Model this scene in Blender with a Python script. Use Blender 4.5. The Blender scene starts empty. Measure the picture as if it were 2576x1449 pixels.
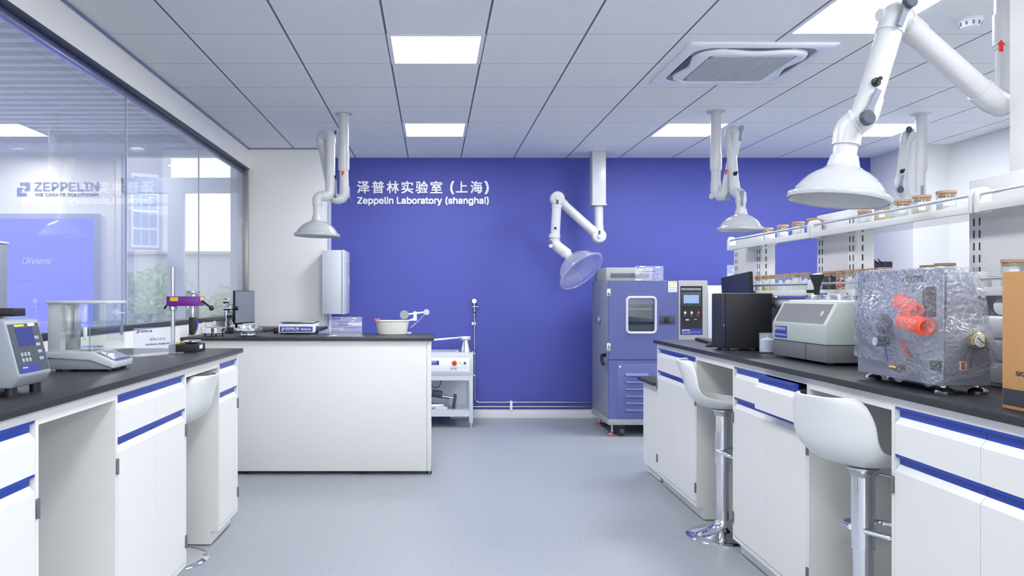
import bpy, bmesh, math, random
from mathutils import Vector, Matrix
random.seed(7)
PI = math.pi
SC = bpy.context.scene
COL = SC.collection
# ------------------------------------------------------------------ camera
F, CX, CY, CZ = 1960.0, 1089.0, 745.0, 1.39      # focal length (px), principal point (px), eye height (m)
W, H = 2576.0, 1449.0
cam = bpy.data.cameras.new('camera'); camo = bpy.data.objects.new('camera', cam); COL.objects.link(camo)
camo.location = (0, 0, CZ); camo.rotation_euler = (PI/2, 0, 0)
cam.sensor_width = 36.0; cam.lens = 36.0*F/W
cam.shift_x = (W/2-CX)/W; cam.shift_y = (CY-H/2)/W
cam.clip_start = 0.05; cam.clip_end = 200
SC.camera = camo
# ------------------------------------------------------------------ view, world, bounce settings
SC.view_settings.view_transform = 'Standard'; SC.view_settings.look = 'None'
SC.view_settings.gamma = 1.0; SC.view_settings.use_curve_mapping = False
SC.view_settings.exposure = 1.38
SC.cycles.max_bounces = 10; SC.cycles.diffuse_bounces = 7; SC.cycles.glossy_bounces = 4
SC.cycles.transparent_max_bounces = 16; SC.cycles.transmission_bounces = 6
SC.cycles.caustics_reflective = False; SC.cycles.caustics_refractive = False
SC.cycles.sample_clamp_indirect = 10.0; SC.cycles.use_denoising = True
wd = bpy.data.worlds.new('overcast_sky'); SC.world = wd; wd.use_nodes = True
bg = wd.node_tree.nodes['Background']; bg.inputs[0].default_value = (1.0, 0.97, 0.93, 1); bg.inputs[1].default_value = .95
LAMP = 15.5          # radiance of the ceiling panels
dl_ = bpy.data.lights.new('rear_fill_light', 'AREA'); dl_.shape = 'RECTANGLE'; dl_.size = 6.4; dl_.size_y = 1.75; dl_.energy = 66; dl_.color = (1.0, .985, .96)
dlo = bpy.data.objects.new('rear_fill_light', dl_); COL.objects.link(dlo); dlo.location = (1.7, -7.05, 1.83); dlo.rotation_euler = (PI/2, 0, 0); dlo['kind'] = 'helper'  # added fill lamp behind the camera, lifts the whole room's brightness
# ------------------------------------------------------------------ layout helpers
def P(px, py, Y): return Vector(((px-CX)*Y/F, Y, CZ-(py-CY)*Y/F))
def G(px, py, Z): return P(px, py, (CZ-Z)*F/(py-CY))
ZC = CZ+1.575       # ceiling height
ZT = 1.07           # worktop height
# ------------------------------------------------------------------ materials
def lin(c): return tuple((v/12.92 if v <= .04045 else ((v+.055)/1.055)**2.4) for v in c)
def rgb(r, g, b): return lin((r/255, g/255, b/255))
MATS = {}
def mat(name, col, rough=.5, metal=0.0, spec=.5, emit=0.0, noise=0.0, nscale=30.0, bump=0.0, coat=0.0):
    m = bpy.data.materials.new(name); m.use_nodes = True
    nt = m.node_tree; b = nt.nodes['Principled BSDF']
    b.inputs['Base Color'].default_value = (*col, 1); b.inputs['Roughness'].default_value = rough
    b.inputs['Metallic'].default_value = metal; b.inputs['Specular IOR Level'].default_value = spec
    b.inputs['Coat Weight'].default_value = coat
    if emit:
        b.inputs['Emission Color'].default_value = (*col, 1); b.inputs['Emission Strength'].default_value = emit
    if noise or bump:
        tc = nt.nodes.new('ShaderNodeTexCoord'); n = nt.nodes.new('ShaderNodeTexNoise')
        n.inputs['Scale'].default_value = nscale; n.inputs['Detail'].default_value = 3
        nt.links.new(tc.outputs['Object'], n.inputs['Vector'])
        if noise:
            mx = nt.nodes.new('ShaderNodeMix'); mx.data_type = 'RGBA'
            mx.inputs['A'].default_value = (*[v*(1-noise) for v in col], 1)
            mx.inputs['B'].default_value = (*[min(1, v*(1+noise)) for v in col], 1)
            nt.links.new(n.outputs['Fac'], mx.inputs['Factor']); nt.links.new(mx.outputs['Result'], b.inputs['Base Color'])
        if bump:
            bp = nt.nodes.new('ShaderNodeBump'); bp.inputs['Strength'].default_value = bump; bp.inputs['Distance'].default_value = .01
            nt.links.new(n.outputs['Fac'], bp.inputs['Height']); nt.links.new(bp.outputs['Normal'], b.inputs['Normal'])
    MATS[name] = m
    return m
def clear(name, tint=(1, 1, 1), base=.04, gain=.9, rough=.0, haze=0.0, hazecol=(.8, .85, .95), bump=0.0, bscale=20, dist=.6):
    """thin clear sheet: passes light straight through, mirrors more at grazing angles"""
    m = bpy.data.materials.new(name); m.use_nodes = True; nt = m.node_tree
    for n in list(nt.nodes): nt.nodes.remove(n)
    out = nt.nodes.new('ShaderNodeOutputMaterial'); tr = nt.nodes.new('ShaderNodeBsdfTransparent')
    gl = nt.nodes.new('ShaderNodeBsdfGlossy'); mx = nt.nodes.new('ShaderNodeMixShader'); lw = nt.nodes.new('ShaderNodeLayerWeight')
    tr.inputs[0].default_value = (*tint, 1); gl.inputs['Roughness'].default_value = rough; gl.inputs[0].default_value = (1, 1, 1, 1)
    lw.inputs['Blend'].default_value = .5
    pw = nt.nodes.new('ShaderNodeMath'); pw.operation = 'POWER'; pw.inputs[1].default_value = 5.0; nt.links.new(lw.outputs['Facing'], pw.inputs[0])
    ma = nt.nodes.new('ShaderNodeMath'); ma.operation = 'MULTIPLY_ADD'; ma.use_clamp = True
    ma.inputs[1].default_value = gain; ma.inputs[2].default_value = base
    nt.links.new(pw.outputs[0], ma.inputs[0]); nt.links.new(ma.outputs[0], mx.inputs[0])
    nt.links.new(gl.outputs[0], mx.inputs[2])
    src = tr.outputs[0]
    if haze:
        df = nt.nodes.new('ShaderNodeBsdfDiffuse'); df.inputs[0].default_value = (*hazecol, 1)
        m2 = nt.nodes.new('ShaderNodeMixShader'); m2.inputs[0].default_value = haze
        nt.links.new(tr.outputs[0], m2.inputs[1]); nt.links.new(df.outputs[0], m2.inputs[2]); src = m2.outputs[0]
    nt.links.new(src, mx.inputs[1]); nt.links.new(mx.outputs[0], out.inputs[0])
    if bump:
        tc = nt.nodes.new('ShaderNodeTexCoord'); n = nt.nodes.new('ShaderNodeTexNoise'); bp = nt.nodes.new('ShaderNodeBump')
        mp = nt.nodes.new('ShaderNodeMapping'); mp.inputs['Scale'].default_value = (1, .8, 1); mp.inputs['Rotation'].default_value = (.7, .4, 0)
        n.inputs['Scale'].default_value = bscale; n.inputs['Detail'].default_value = 4; n.inputs['Distortion'].default_value = dist
        bp.inputs['Strength'].default_value = bump; bp.inputs['Distance'].default_value = .02
        nt.links.new(tc.outputs['Object'], mp.inputs['Vector']); nt.links.new(mp.outputs[0], n.inputs['Vector'])
        nt.links.new(n.outputs['Fac'], bp.inputs['Height'])
        nt.links.new(bp.outputs[0], gl.inputs['Normal']); nt.links.new(bp.outputs[0], lw.inputs['Normal'])
    MATS[name] = m
    return m
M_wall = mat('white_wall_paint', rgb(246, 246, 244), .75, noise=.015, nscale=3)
M_wall_dimmed = mat('dimmed_white_wall_paint', rgb(210, 212, 214), .75, noise=.015, nscale=3)  # darker copy of the white wall paint, offsets the nearby ceiling lamp's glare
M_blue = mat('blue_wall_paint', rgb(76, 84, 170), .6, noise=.05, nscale=160, bump=.03)
M_white = mat('white_lacquered_steel', rgb(224, 224, 223), .35, noise=.01, nscale=5)
M_panel = mat('white_laminate_panel', rgb(217, 217, 217), .45, noise=.01, nscale=3)
M_top = mat('black_epoxy_worktop', rgb(37, 39, 44), .42, noise=.12, nscale=240, spec=.5)
M_blueplastic = mat('blue_plastic_grip', rgb(22, 62, 165), .35)
M_dark = mat('dark_grey_plastic', rgb(62, 70, 82), .45)
M_black = mat('black_plastic', rgb(26, 28, 33), .45)
M_black_matte = mat('black_textured_casing', rgb(30, 32, 38), .6, noise=.15, nscale=400)
M_chrome = mat('chrome', (.82, .84, .88), .07, 1.0)
M_steel = mat('brushed_steel', (.62, .64, .68), .28, 1.0, noise=.06, nscale=60)
M_alu = mat('turned_aluminium', (.80, .82, .85), .2, 1.0, noise=.05, nscale=90)
M_pipe = mat('white_duct_plastic', rgb(200, 202, 206), .32, coat=.1)
M_hood = mat('glossy_white_hood', rgb(182, 185, 190), .06, coat=.3)
M_hoodin = mat('matt_hood_lining', rgb(214, 216, 220), .6)
M_grip = mat('grey_rubber_strip', rgb(132, 142, 156), .5)
M_knob = mat('slate_knob', rgb(72, 80, 94), .45)
M_red = mat('red_plastic', rgb(214, 40, 38), .4)
M_orange = mat('orange_hose', rgb(246, 78, 38), .35)
M_yellow = mat('yellow_label', rgb(236, 208, 60), .5)
M_paper = mat('white_label_paper', rgb(236, 238, 240), .6)
M_ink = mat('blue_ink', rgb(40, 52, 160), .5)
M_inkdark = mat('dark_ink', rgb(45, 48, 60), .5)
M_letter = mat('white_letter_acrylic', rgb(242, 244, 252), .4)
M_navy = mat('navy_label', rgb(44, 58, 158), .4)
M_lam = mat('ceiling_lamp_diffuser', (.98, .99, 1.0), .5, emit=LAMP)
M_pend = mat('pendant_diffuser', (.97, .98, 1.0), .5, emit=2.6)
M_spot = mat('downlight_lens', (1, .95, .86), .5, emit=14)
M_box = mat('light_grey_enamel', rgb(205, 211, 220), .4)
M_cork = mat('cork_lid', rgb(182, 150, 122), .7, noise=.15, nscale=180)
M_card = mat('corrugated_cardboard', rgb(186, 138, 88), .8, noise=.06, nscale=120)
M_purple = mat('purple_enamel', rgb(120, 40, 150), .35)
M_greygreen = mat('grey_green_casing', rgb(182, 191, 187), .45, noise=.02, nscale=200)
M_taupe = mat('taupe_grey_casing', rgb(112, 112, 118), .5, noise=.05, nscale=300)
M_cream = mat('cream_plastic', rgb(238, 238, 230), .35)
M_chamber = mat('violet_blue_enamel', rgb(92, 100, 156), .45, noise=.08, nscale=260)
M_warm = mat('warm_grey_enamel', rgb(160, 163, 166), .45, noise=.04, nscale=200)
M_side = mat('brushed_grey_side', rgb(132, 137, 152), .4, noise=.05, nscale=100)
M_glassdark = mat('dark_window_glass', rgb(40, 50, 78), .08)
M_screen = mat('blue_video_screen', rgb(96, 100, 235), .3, emit=.42, spec=.3)
M_lcd = mat('lit_lcd', rgb(130, 150, 182), .3, emit=.22)
M_hinge = mat('dull_hinge_metal', rgb(120, 121, 126), .4, .7)
M_lcddark = mat('dim_blue_lcd', rgb(52, 62, 120), .2)
M_monitor = mat('unlit_monitor_glass', rgb(140, 147, 158), .5)
M_navyscreen = mat('unlit_navy_screen', rgb(30, 36, 66), .2)
M_logo = mat('slate_blue_logo', rgb(98, 118, 172), .5)
M_frame = mat('pale_blue_window_frame', rgb(176, 192, 220), .45)
M_concrete = mat('pale_building_render', rgb(196, 196, 204), .9, noise=.05, nscale=2)
M_hedge = mat('hedge_leaf', rgb(150, 176, 128), .7, noise=.5, nscale=9)
M_ground = mat('pale_pavement', rgb(176, 182, 190), .9, noise=.05, nscale=4)
M_slat = mat('pale_ceiling_slat', rgb(232, 234, 238), .6)
M_void = mat('blue_grey_void', rgb(150, 164, 194), .9)
M_void2 = mat('grey_bulkhead', rgb(176, 184, 196), .8)
M_sill = mat('dark_sill_metal', rgb(72, 78, 90), .35, .6)
M_chan = mat('satin_channel', rgb(150, 154, 196), .22, .7)  # violet-blue tint paints in the reflection of the lit screen
M_jamb = mat('jamb_metal', rgb(170, 168, 168), .35, .5)
M_floorp = mat('white_baseboard', rgb(224, 226, 230), .5)
M_shell = mat('white_moulded_seat', rgb(222, 224, 225), .28, coat=.1)
M_powder = mat('white_powder', rgb(246, 247, 250), .9)
M_beige = mat('beige_granules', rgb(226, 216, 190), .8, noise=.2, nscale=300)
M_pellet = mat('yellow_pellets', rgb(222, 206, 140), .7, noise=.3, nscale=260)
M_carbon = mat('carbon_black', rgb(32, 32, 36), .7)
M_pink = mat('pink_sponge', rgb(206, 92, 116), .8)
M_lidgrey = mat('pale_grey_abs', rgb(200, 206, 212), .45)
M_bodygrey = mat('mid_grey_abs', rgb(150, 158, 168), .5)
M_brass = mat('brass_gauge', rgb(186, 160, 100), .3, .8)
M_glass = clear('partition_glass', (.95, .97, 1.0), .075, .9, 0, haze=.2, hazecol=(.78, .84, 1))  # diffuse haze paints in the veil of reflections and glare on the glass
M_jar = clear('jar_glass', (.96, .98, .97), .06, .9)
M_acryl = clear('clear_acrylic', (.97, .98, 1), .06, .9, .02, haze=.16, hazecol=(.9, .92, 1))
M_hoodclear = clear('clear_hood', (.93, .95, 1), .07, .9, .03, haze=.17, hazecol=(.9, .93, 1))
M_film = clear('cling_film', (.95, .96, 1), .09, 1.5, .07, haze=.05, hazecol=(.9, .93, 1), bump=1.0, bscale=30, dist=1.6)
M_shelf = clear('shelf_glass', (.80, .84, .90), .14, 1.0, .02, haze=.42, hazecol=(.42, .46, .54))
M_winglass = clear('outer_window_glass', (.98, .99, 1), .05, .8)
def speckle():
    m = mat('speckled_vinyl', rgb(158, 170, 188), .4, spec=.35); nt = m.node_tree; b = nt.nodes['Principled BSDF']
    tc = nt.nodes.new('ShaderNodeTexCoord'); v = nt.nodes.new('ShaderNodeTexNoise'); v.inputs['Scale'].default_value = 150; v.inputs['Detail'].default_value = 2
    r = nt.nodes.new('ShaderNodeValToRGB'); e = r.color_ramp.elements
    e[0].position = .365; e[0].color = (*rgb(118, 128, 146), 1); e[1].position = .44; e[1].color = (*rgb(158, 163, 170), 1)
    k = r.color_ramp.elements.new(.66); k.color = (*rgb(161, 166, 173), 1); k = r.color_ramp.elements.new(.78); k.color = (*rgb(204, 209, 217), 1)
    nt.links.new(tc.outputs['Object'], v.inputs['Vector']); nt.links.new(v.outputs['Fac'], r.inputs[0]); nt.links.new(r.outputs[0], b.inputs['Base Color'])
    return m
M_floor = speckle()
def tiles():
    m = mat('perforated_ceiling_tile', rgb(226, 230, 236), .7, spec=.3); nt = m.node_tree; b = nt.nodes['Principled BSDF']
    tc = nt.nodes.new('ShaderNodeTexCoord'); sp = nt.nodes.new('ShaderNodeSeparateXYZ'); nt.links.new(tc.outputs['Object'], sp.inputs[0])
    def M(op, a, bv=None, c=None):
        n = nt.nodes.new('ShaderNodeMath'); n.operation = op
        for i, x in enumerate((a, bv, c)):
            if x is None: continue
            if hasattr(x, 'links'): nt.links.new(x, n.inputs[i])
            else: n.inputs[i].default_value = x
        return n.outputs[0]
    def line(sock, off, wid):       # 1 on a joint every 0.6 m
        t = M('FRACT', M('MULTIPLY_ADD', sock, 1/.6, -off/.6+.5))
        d = M('ABSOLUTE', M('SUBTRACT', t, .5))
        return M('LESS_THAN', d, wid/.6/2)
    lx = line(sp.outputs[0], .319, .013); lx2 = line(sp.outputs[0], .319, .042); ly = line(sp.outputs[1], 4.68, .007)
    edge = M('SUBTRACT', lx2, lx)
    rip = nt.nodes.new('ShaderNodeTexNoise'); rip.inputs['Scale'].default_value = 60
    mp = nt.nodes.new('ShaderNodeMapping'); mp.inputs['Scale'].default_value = (.25, 1.6, 1)
    nt.links.new(tc.outputs['Object'], mp.inputs[0]); nt.links.new(mp.outputs[0], rip.inputs['Vector'])
    def mix(fac, a, bcol):
        n = nt.nodes.new('ShaderNodeMix'); n.data_type = 'RGBA'
        for key, x in (('Factor', fac), ('A', a), ('B', bcol)):
            if hasattr(x, 'links'): nt.links.new(x, n.inputs[key])
            else: n.inputs[key].default_value = x if key == 'Factor' else (*x, 1)
        return n.outputs['Result']
    c = mix(rip.outputs['Fac'], rgb(234, 236, 238), rgb(246, 247, 249))
    c = mix(M('MULTIPLY', edge, .35), c, rgb(248, 249, 252))
    c = mix(M('MULTIPLY', ly, .55), c, rgb(120, 128, 146)); c = mix(M('MULTIPLY', lx, .9), c, rgb(84, 90, 106))
    nt.links.new(c, b.inputs['Base Color'])
    return m
M_tile = tiles()
def pellets():
    m = mat('mixed_colour_pellets', (.6, .2, .1), .5); nt = m.node_tree; b = nt.nodes['Principled BSDF']
    tc = nt.nodes.new('ShaderNodeTexCoord'); v = nt.nodes.new('ShaderNodeTexVoronoi'); v.inputs['Scale'].default_value = 130
    r = nt.nodes.new('ShaderNodeValToRGB'); r.color_ramp.interpolation = 'CONSTANT'
    cs = [(0, (190, 36, 44)), (.3, (236, 190, 60)), (.55, (150, 30, 60)), (.75, (244, 226, 180)), (.88, (230, 110, 40))]
    e = r.color_ramp.elements; e[0].color = (*rgb(*cs[0][1]), 1); e[1].position = .3; e[1].color = (*rgb(*cs[1][1]), 1)
    for p, c in cs[2:]: k = e.new(p); k.color = (*rgb(*c), 1)
    sp = nt.nodes.new('ShaderNodeSeparateXYZ')
    nt.links.new(tc.outputs['Object'], v.inputs['Vector']); nt.links.new(v.outputs['Color'], sp.inputs[0]); nt.links.new(sp.outputs[0], r.inputs[0]); nt.links.new(r.outputs[0], b.inputs['Base Color'])
    return m
M_mixed = pellets()
# ------------------------------------------------------------------ mesh builder
class MB:
    def __init__(s): s.bm = bmesh.new()
    def _new(s, verts, faces):
        vs = [s.bm.verts.new(v) for v in verts]
        fs = []
        for f in faces:
            try: fs.append(s.bm.faces.new([vs[i] for i in f]))
            except ValueError: pass
        return vs, fs
    def box(s, a, b, bev=0.0, seg=2, M=None):
        x0, y0, z0 = [min(a[i], b[i]) for i in range(3)]; x1, y1, z1 = [max(a[i], b[i]) for i in range(3)]
        vs = [Vector(v) for v in ((x0,y0,z0),(x1,y0,z0),(x1,y1,z0),(x0,y1,z0),(x0,y0,z1),(x1,y0,z1),(x1,y1,z1),(x0,y1,z1))]
        return s._solid(vs, ((0,3,2,1),(4,5,6,7),(0,1,5,4),(1,2,6,5),(2,3,7,6),(3,0,4,7)), bev, seg, M)
    def _solid(s, vs, fs, bev, seg, M):
        if M: vs = [M @ v for v in vs]
        if bev:
            t = bmesh.new(); tv = [t.verts.new(v) for v in vs]
            for f in fs: t.faces.new([tv[i] for i in f])
            bmesh.ops.bevel(t, geom=list(t.edges), offset=bev, segments=seg, profile=.5, affect='EDGES', clamp_overlap=True)
            t.verts.index_update()
            s._new([v.co.copy() for v in t.verts], [[v.index for v in f.verts] for f in t.faces]); t.free()
        else: s._new(vs, fs)
        return s
    def prism(s, poly, axis, lo, hi, bev=0.0, seg=2, M=None):
        """poly: 2-D outline in the two other axes (order x,y,z without `axis`)"""
        def mk(p, h):
            c = list(p); c.insert(axis, h); return Vector(c)
        n = len(poly); vs = [mk(p, lo) for p in poly]+[mk(p, hi) for p in poly]
        fs = [tuple(range(n))[::-1], tuple(range(n, 2*n))]+[(i, (i+1) % n, n+(i+1) % n, n+i) for i in range(n)]
        return s._solid(vs, fs, bev, seg, M)
    def lathe(s, prof, n=32, M=None, cap0=True, cap1=True):
        vs, fs = [], []
        for r, z in prof:
            for k in range(n):
                a = 2*PI*k/n; v = Vector((r*math.cos(a), r*math.sin(a), z)); vs.append(M @ v if M else v)
        for i in range(len(prof)-1):
            for k in range(n):
                k2 = (k+1) % n; fs.append((i*n+k, i*n+k2, (i+1)*n+k2, (i+1)*n+k))
        if cap0: fs.append(tuple(range(n))[::-1])
        if cap1: fs.append(tuple(range((len(prof)-1)*n, len(prof)*n)))
        s._new(vs, fs); return s
    def cyl(s, p, q, r, r2=None, n=24, bev=0.0):
        p, q = Vector(p), Vector(q); d = q-p; L = d.length; r2 = r if r2 is None else r2
        M = Matrix.Translation(p) @ d.to_track_quat('Z', 'Y').to_matrix().to_4x4()
        pr = [(r, 0), (r2, L)] if not bev else [(r-bev, 0), (r, bev), (r2, L-bev), (r2-bev, L)]
        return s.lathe(pr, n, M)
    def sphere(s, c, r, n=20, sc=(1, 1, 1)):
        m = n//2; pr = [(max(1e-4, r*math.sin(PI*i/m)), -r*math.cos(PI*i/m)) for i in range(m+1)]
        return s.lathe(pr, n, Matrix.Translation(Vector(c)) @ Matrix.Diagonal((*sc, 1)))
    def sweep(s, pts, r, n=14, fil=0.0, fseg=6, caps=True, rads=None):
        pts = [Vector(p) for p in pts]
        if fil and len(pts) > 2:
            out = [pts[0]]
            for i in range(1, len(pts)-1):
                a, b, c = pts[i-1], pts[i], pts[i+1]
                u, v = (a-b), (c-b); l = min(fil, u.length*.499, v.length*.499)
                A, B = b+u.normalized()*l, b+v.normalized()*l
                for k in range(fseg+1):
                    t = k/fseg; out.append(A*(1-t)**2+b*2*t*(1-t)+B*t*t)
            out.append(pts[-1]); pts = out
        q = [pts[0]]
        for p in pts[1:]:
            if (p-q[-1]).length > 1e-5: q.append(p)
        pts = q
        tg = [(pts[min(i+1, len(pts)-1)]-pts[max(i-1, 0)]).normalized() for i in range(len(pts))]
        up = tg[0].orthogonal().normalized(); vs, fs = [], []
        for i, p in enumerate(pts):
            if i: up = (tg[i-1].rotation_difference(tg[i]) @ up)
            up = (up-tg[i]*up.dot(tg[i])).normalized(); w = tg[i].cross(up)
            rr = rads[i] if rads else r
            for k in range(n):
                a = 2*PI*k/n; vs.append(p+(up*math.cos(a)+w*math.sin(a))*rr)
        for i in range(len(pts)-1):
            for k in range(n):
                k2 = (k+1) % n; fs.append((i*n+k, i*n+k2, (i+1)*n+k2, (i+1)*n+k))
        if caps: fs += [tuple(range(n))[::-1], tuple(range((len(pts)-1)*n, len(pts)*n))]
        s._new(vs, fs); return s
    def add_mesh(s, me, M=None):
        b = len(s.bm.verts); vs = [(M @ v.co if M else v.co.copy()) for v in me.vertices]
        s._new(vs, [list(p.vertices) for p in me.polygons]); return s
    def build(s, name, m, parent=None, world=False, angle=35, recalc=True):
        if recalc: bmesh.ops.recalc_face_normals(s.bm, faces=s.bm.faces[:])
        me = bpy.data.meshes.new(name); s.bm.to_mesh(me); s.bm.free()
        if parent and world: me.transform(wm(parent).inverted())
        me.polygons.foreach_set('use_smooth', [True]*len(me.polygons)); me.set_sharp_from_angle(angle=math.radians(angle))
        o = bpy.data.objects.new(name, me); COL.objects.link(o); me.materials.append(m)
        if parent: o.parent = parent
        return o
def wm(o):
    M = Matrix.LocRotScale(o.location, o.rotation_euler, o.scale)
    return (wm(o.parent) @ M) if o.parent else M
def thing(name, label, cat, loc=(0, 0, 0), rz=0.0, group=None):
    o = bpy.data.objects.new(name, None); COL.objects.link(o); o.empty_display_size = .05
    o.location = loc; o.rotation_euler = (0, 0, rz); o['label'] = label; o['category'] = cat
    if group: o['group'] = group
    return o
def tag(o, label, cat, group=None, kind=None):
    o['label'] = label; o['category'] = cat
    if group: o['group'] = group
    if kind: o['kind'] = kind
    return o
def struct(o, label=None):
    o['kind'] = 'structure'
    if label: o['label'] = label
    return o
def boxo(name, m, a, b, parent=None, bev=0.0, world=False):
    return MB().box(a, b, bev).build(name, m, parent, world)
def dup(root, loc, rz=None, label=None, group=None):
    r = root.copy(); COL.objects.link(r); r.location = loc
    if rz is not None: r.rotation_euler = (0, 0, rz)
    if label: r['label'] = label
    if group: r['group'] = group
    for ch in list(root.children):
        c = ch.copy(); COL.objects.link(c); c.parent = r
        for g in ch.children:
            d = g.copy(); COL.objects.link(d); d.parent = c
    return r
# ------------------------------------------------------------------ lettering
import os
FONT = None
try:
    FONT = bpy.data.fonts.load(os.path.join(bpy.utils.system_resource('DATAFILES'), 'fonts', 'Inter.woff2'))
except Exception:
    FONT = None
def text_mesh(body, bold=.0, ext=0.0, shear=0.0):
    cu = bpy.data.curves.new('txt', 'FONT'); cu.body = body; cu.size = 1; cu.offset = bold; cu.extrude = ext; cu.resolution_u = 3; cu.shear = shear
    if FONT and not any(ord(c) > 0x2000 for c in body): cu.font = FONT
    o = bpy.data.objects.new('txt', cu); COL.objects.link(o)
    dg = bpy.context.evaluated_depsgraph_get(); dg.update()
    me = bpy.data.meshes.new_from_object(o.evaluated_get(dg))
    bpy.data.objects.remove(o); bpy.data.curves.remove(cu)
    return me
def text_into(mb, body, org, ux, uy, w, h, bold=0.0, ext=0.0, shear=0.0):
    """text stretched into a w x h rectangle whose lower-left corner is org, along unit vectors ux, uy"""
    cjk = any(ord(c) > 0x2000 for c in body)
    me = text_mesh(body, 0, 1.0 if ext else 0, shear)
    xs = [v.co.x for v in me.vertices]; ys = [v.co.y for v in me.vertices]
    x0, x1, y0, y1 = min(xs), max(xs), min(ys), max(ys)
    ux, uy = Vector(ux).normalized(), Vector(uy).normalized(); n = ux.cross(uy)
    vs = [Vector(org)+ux*((v.co.x-x0)/(x1-x0)*w)+uy*((v.co.y-y0)/(y1-y0)*h)+n*(v.co.z*ext) for v in me.vertices]
    fc = [list(p.vertices) for p in me.polygons]
    for dx, dy in (((-1, -1), (1, -1), (1, 1), (-1, 1), (0, 0)) if bold else ((0, 0),)):
        o_ = ux*(dx*bold*h)+uy*(dy*bold*h)+n*(.0002*(dx+2*dy)); mb._new([v+o_ for v in vs], fc)
    bpy.data.meshes.remove(me)
    return mb
LOGO1 = [(.245, 1), (1, 1), (1, .38), (.54, .38), (.77, .76), (.245, .76)]
LOGO2 = [(0, .61), (.54, .61), (.255, .23), (.735, .23), (.735, 0), (0, 0)]
def logo_into(mb, org, ux, uy, w, h, t=.0008):
    ux, uy = Vector(ux).normalized(), Vector(uy).normalized(); n = ux.cross(uy)
    for pl in (LOGO1, LOGO2):
        k = len(pl); a = [Vector(org)+ux*(x*w)+uy*(y*h) for x, y in pl]
        mb._new(a+[p+n*t for p in a], [tuple(range(k))[::-1], tuple(range(k, 2*k))]+[(i, (i+1) % k, k+(i+1) % k, k+i) for i in range(k)])
    return mb
# ================================================================== THE ROOM
YB = 8.87; XL = -1.957; XR = 4.98; XR2 = 5.36; Y0 = -7.0
struct(boxo('floor', M_floor, (-9, Y0, -.06), (6.2, 9.12, 0)))
cl = MB().box((XL-.12, Y0, ZC), (6.2, 9.1, ZC+.06)); struct(cl.build('ceiling', M_tile))
struct(boxo('wall_back', M_blue, (-1.156, YB, 0), (5.6, YB+.12, ZC)))
struct(boxo('baseboard_back', M_floorp, (.2, YB-.014, 0), (XR, YB, .103), bev=.004))
struct(boxo('wall_pier', M_wall, (XL-.12, 8.3, 0), (-1.156, 9.12, ZC)))
struct(MB().box((XR, 8.08, 0), (6.2, YB+.1, ZC)).build('wall_right', M_wall_dimmed))
struct(MB().box((XR2, Y0, 0), (6.2, 8.08, ZC)).build('wall_side', M_wall_dimmed))
struct(MB().box((-9, Y0-.12, 0), (-1.6, Y0, 3.5)).box((5.0, Y0-.12, 0), (6.2, Y0, 3.5)).box((-1.6, Y0-.12, 0), (5.0, Y0, .9)).box((-1.6, Y0-.12, 2.75), (5.0, Y0, 3.5)).build('wall_rear', M_wall))
w3 = thing('added_rear_window', 'wide window added in the rear wall behind the camera for fill light', 'window', (1.7, Y0, .9)); w3['kind'] = 'structure'; del w3['category']  # unseen window, added to go with the fill lamp
m = MB()
for x in (-1.6, .03, 1.68, 3.33, 4.95): m.box((x, Y0-.1, .9), (x+.05, Y0-.04, 2.75))
m.box((-1.6, Y0-.1, .9), (5, Y0-.04, .95)); m.box((-1.6, Y0-.1, 2.7), (5, Y0-.04, 2.75)); m.build('frame', M_frame, w3, True)
struct(MB().box((2.37, 2.55, ZT), (2.95, 3.2, ZC)).build('wall_column', M_wall))
struct(MB().box((XL-.002, Y0, ZC-.022), (XL+.004, 8.3, ZC)).box((XL, 8.29, ZC-.012), (-1.156, 8.3, ZC)).build('trim_1', M_chan))
# left wall: solid below and above the long glass opening
WT = 2.745; WB = 1.195
struct(MB().box((XL-.12, Y0, 0), (XL, 8.3, WB-.03)).box((XL-.12, Y0, WT), (XL, 8.3, 3.6)).box((XL-.12, Y0, WB-.03), (XL, .6, WT)).build('wall_left', M_wall))
XG = -2.02
win = thing('window_1', 'long frameless glass partition between lab and showroom', 'window', (XG, 4.4, WB)); win['kind'] = 'structure'; del win['category']
MB().box((XG-.03, .6, WB-.03), (XL+.006, 8.3, WB+.008), .003).build('sill', M_sill, win, True)
MB().box((XL-.1, .6, WT-.012), (XL+.004, 8.3, WT+.004)).build('head_strip', M_sill, win, True)
MB().box((XG-.02, .6, WT-.05), (XG+.02, 8.3, WT-.012), .003).build('top_channel', M_chan, win, True)
MB().box((XL-.06, 8.262, WB), (XL-.002, 8.3, WT-.012), .003).build('jamb', M_jamb, win, True)
ys = [.6, F*2.02/(CX-317), F*2.02/(CX-500), 8.262]
for a, b in zip(ys, ys[1:]):
    MB().box((XG-.005, a+.002, WB), (XG+.005, b-.002, WT-.03)).build('glass_pane', M_glass, win, True)
for y in ys[1:3]:
    MB().box((XG-.006, y-.002, WB), (XG+.006, y+.002, WT-.05)).build('silicone_joint', M_letter, win, True)
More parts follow.
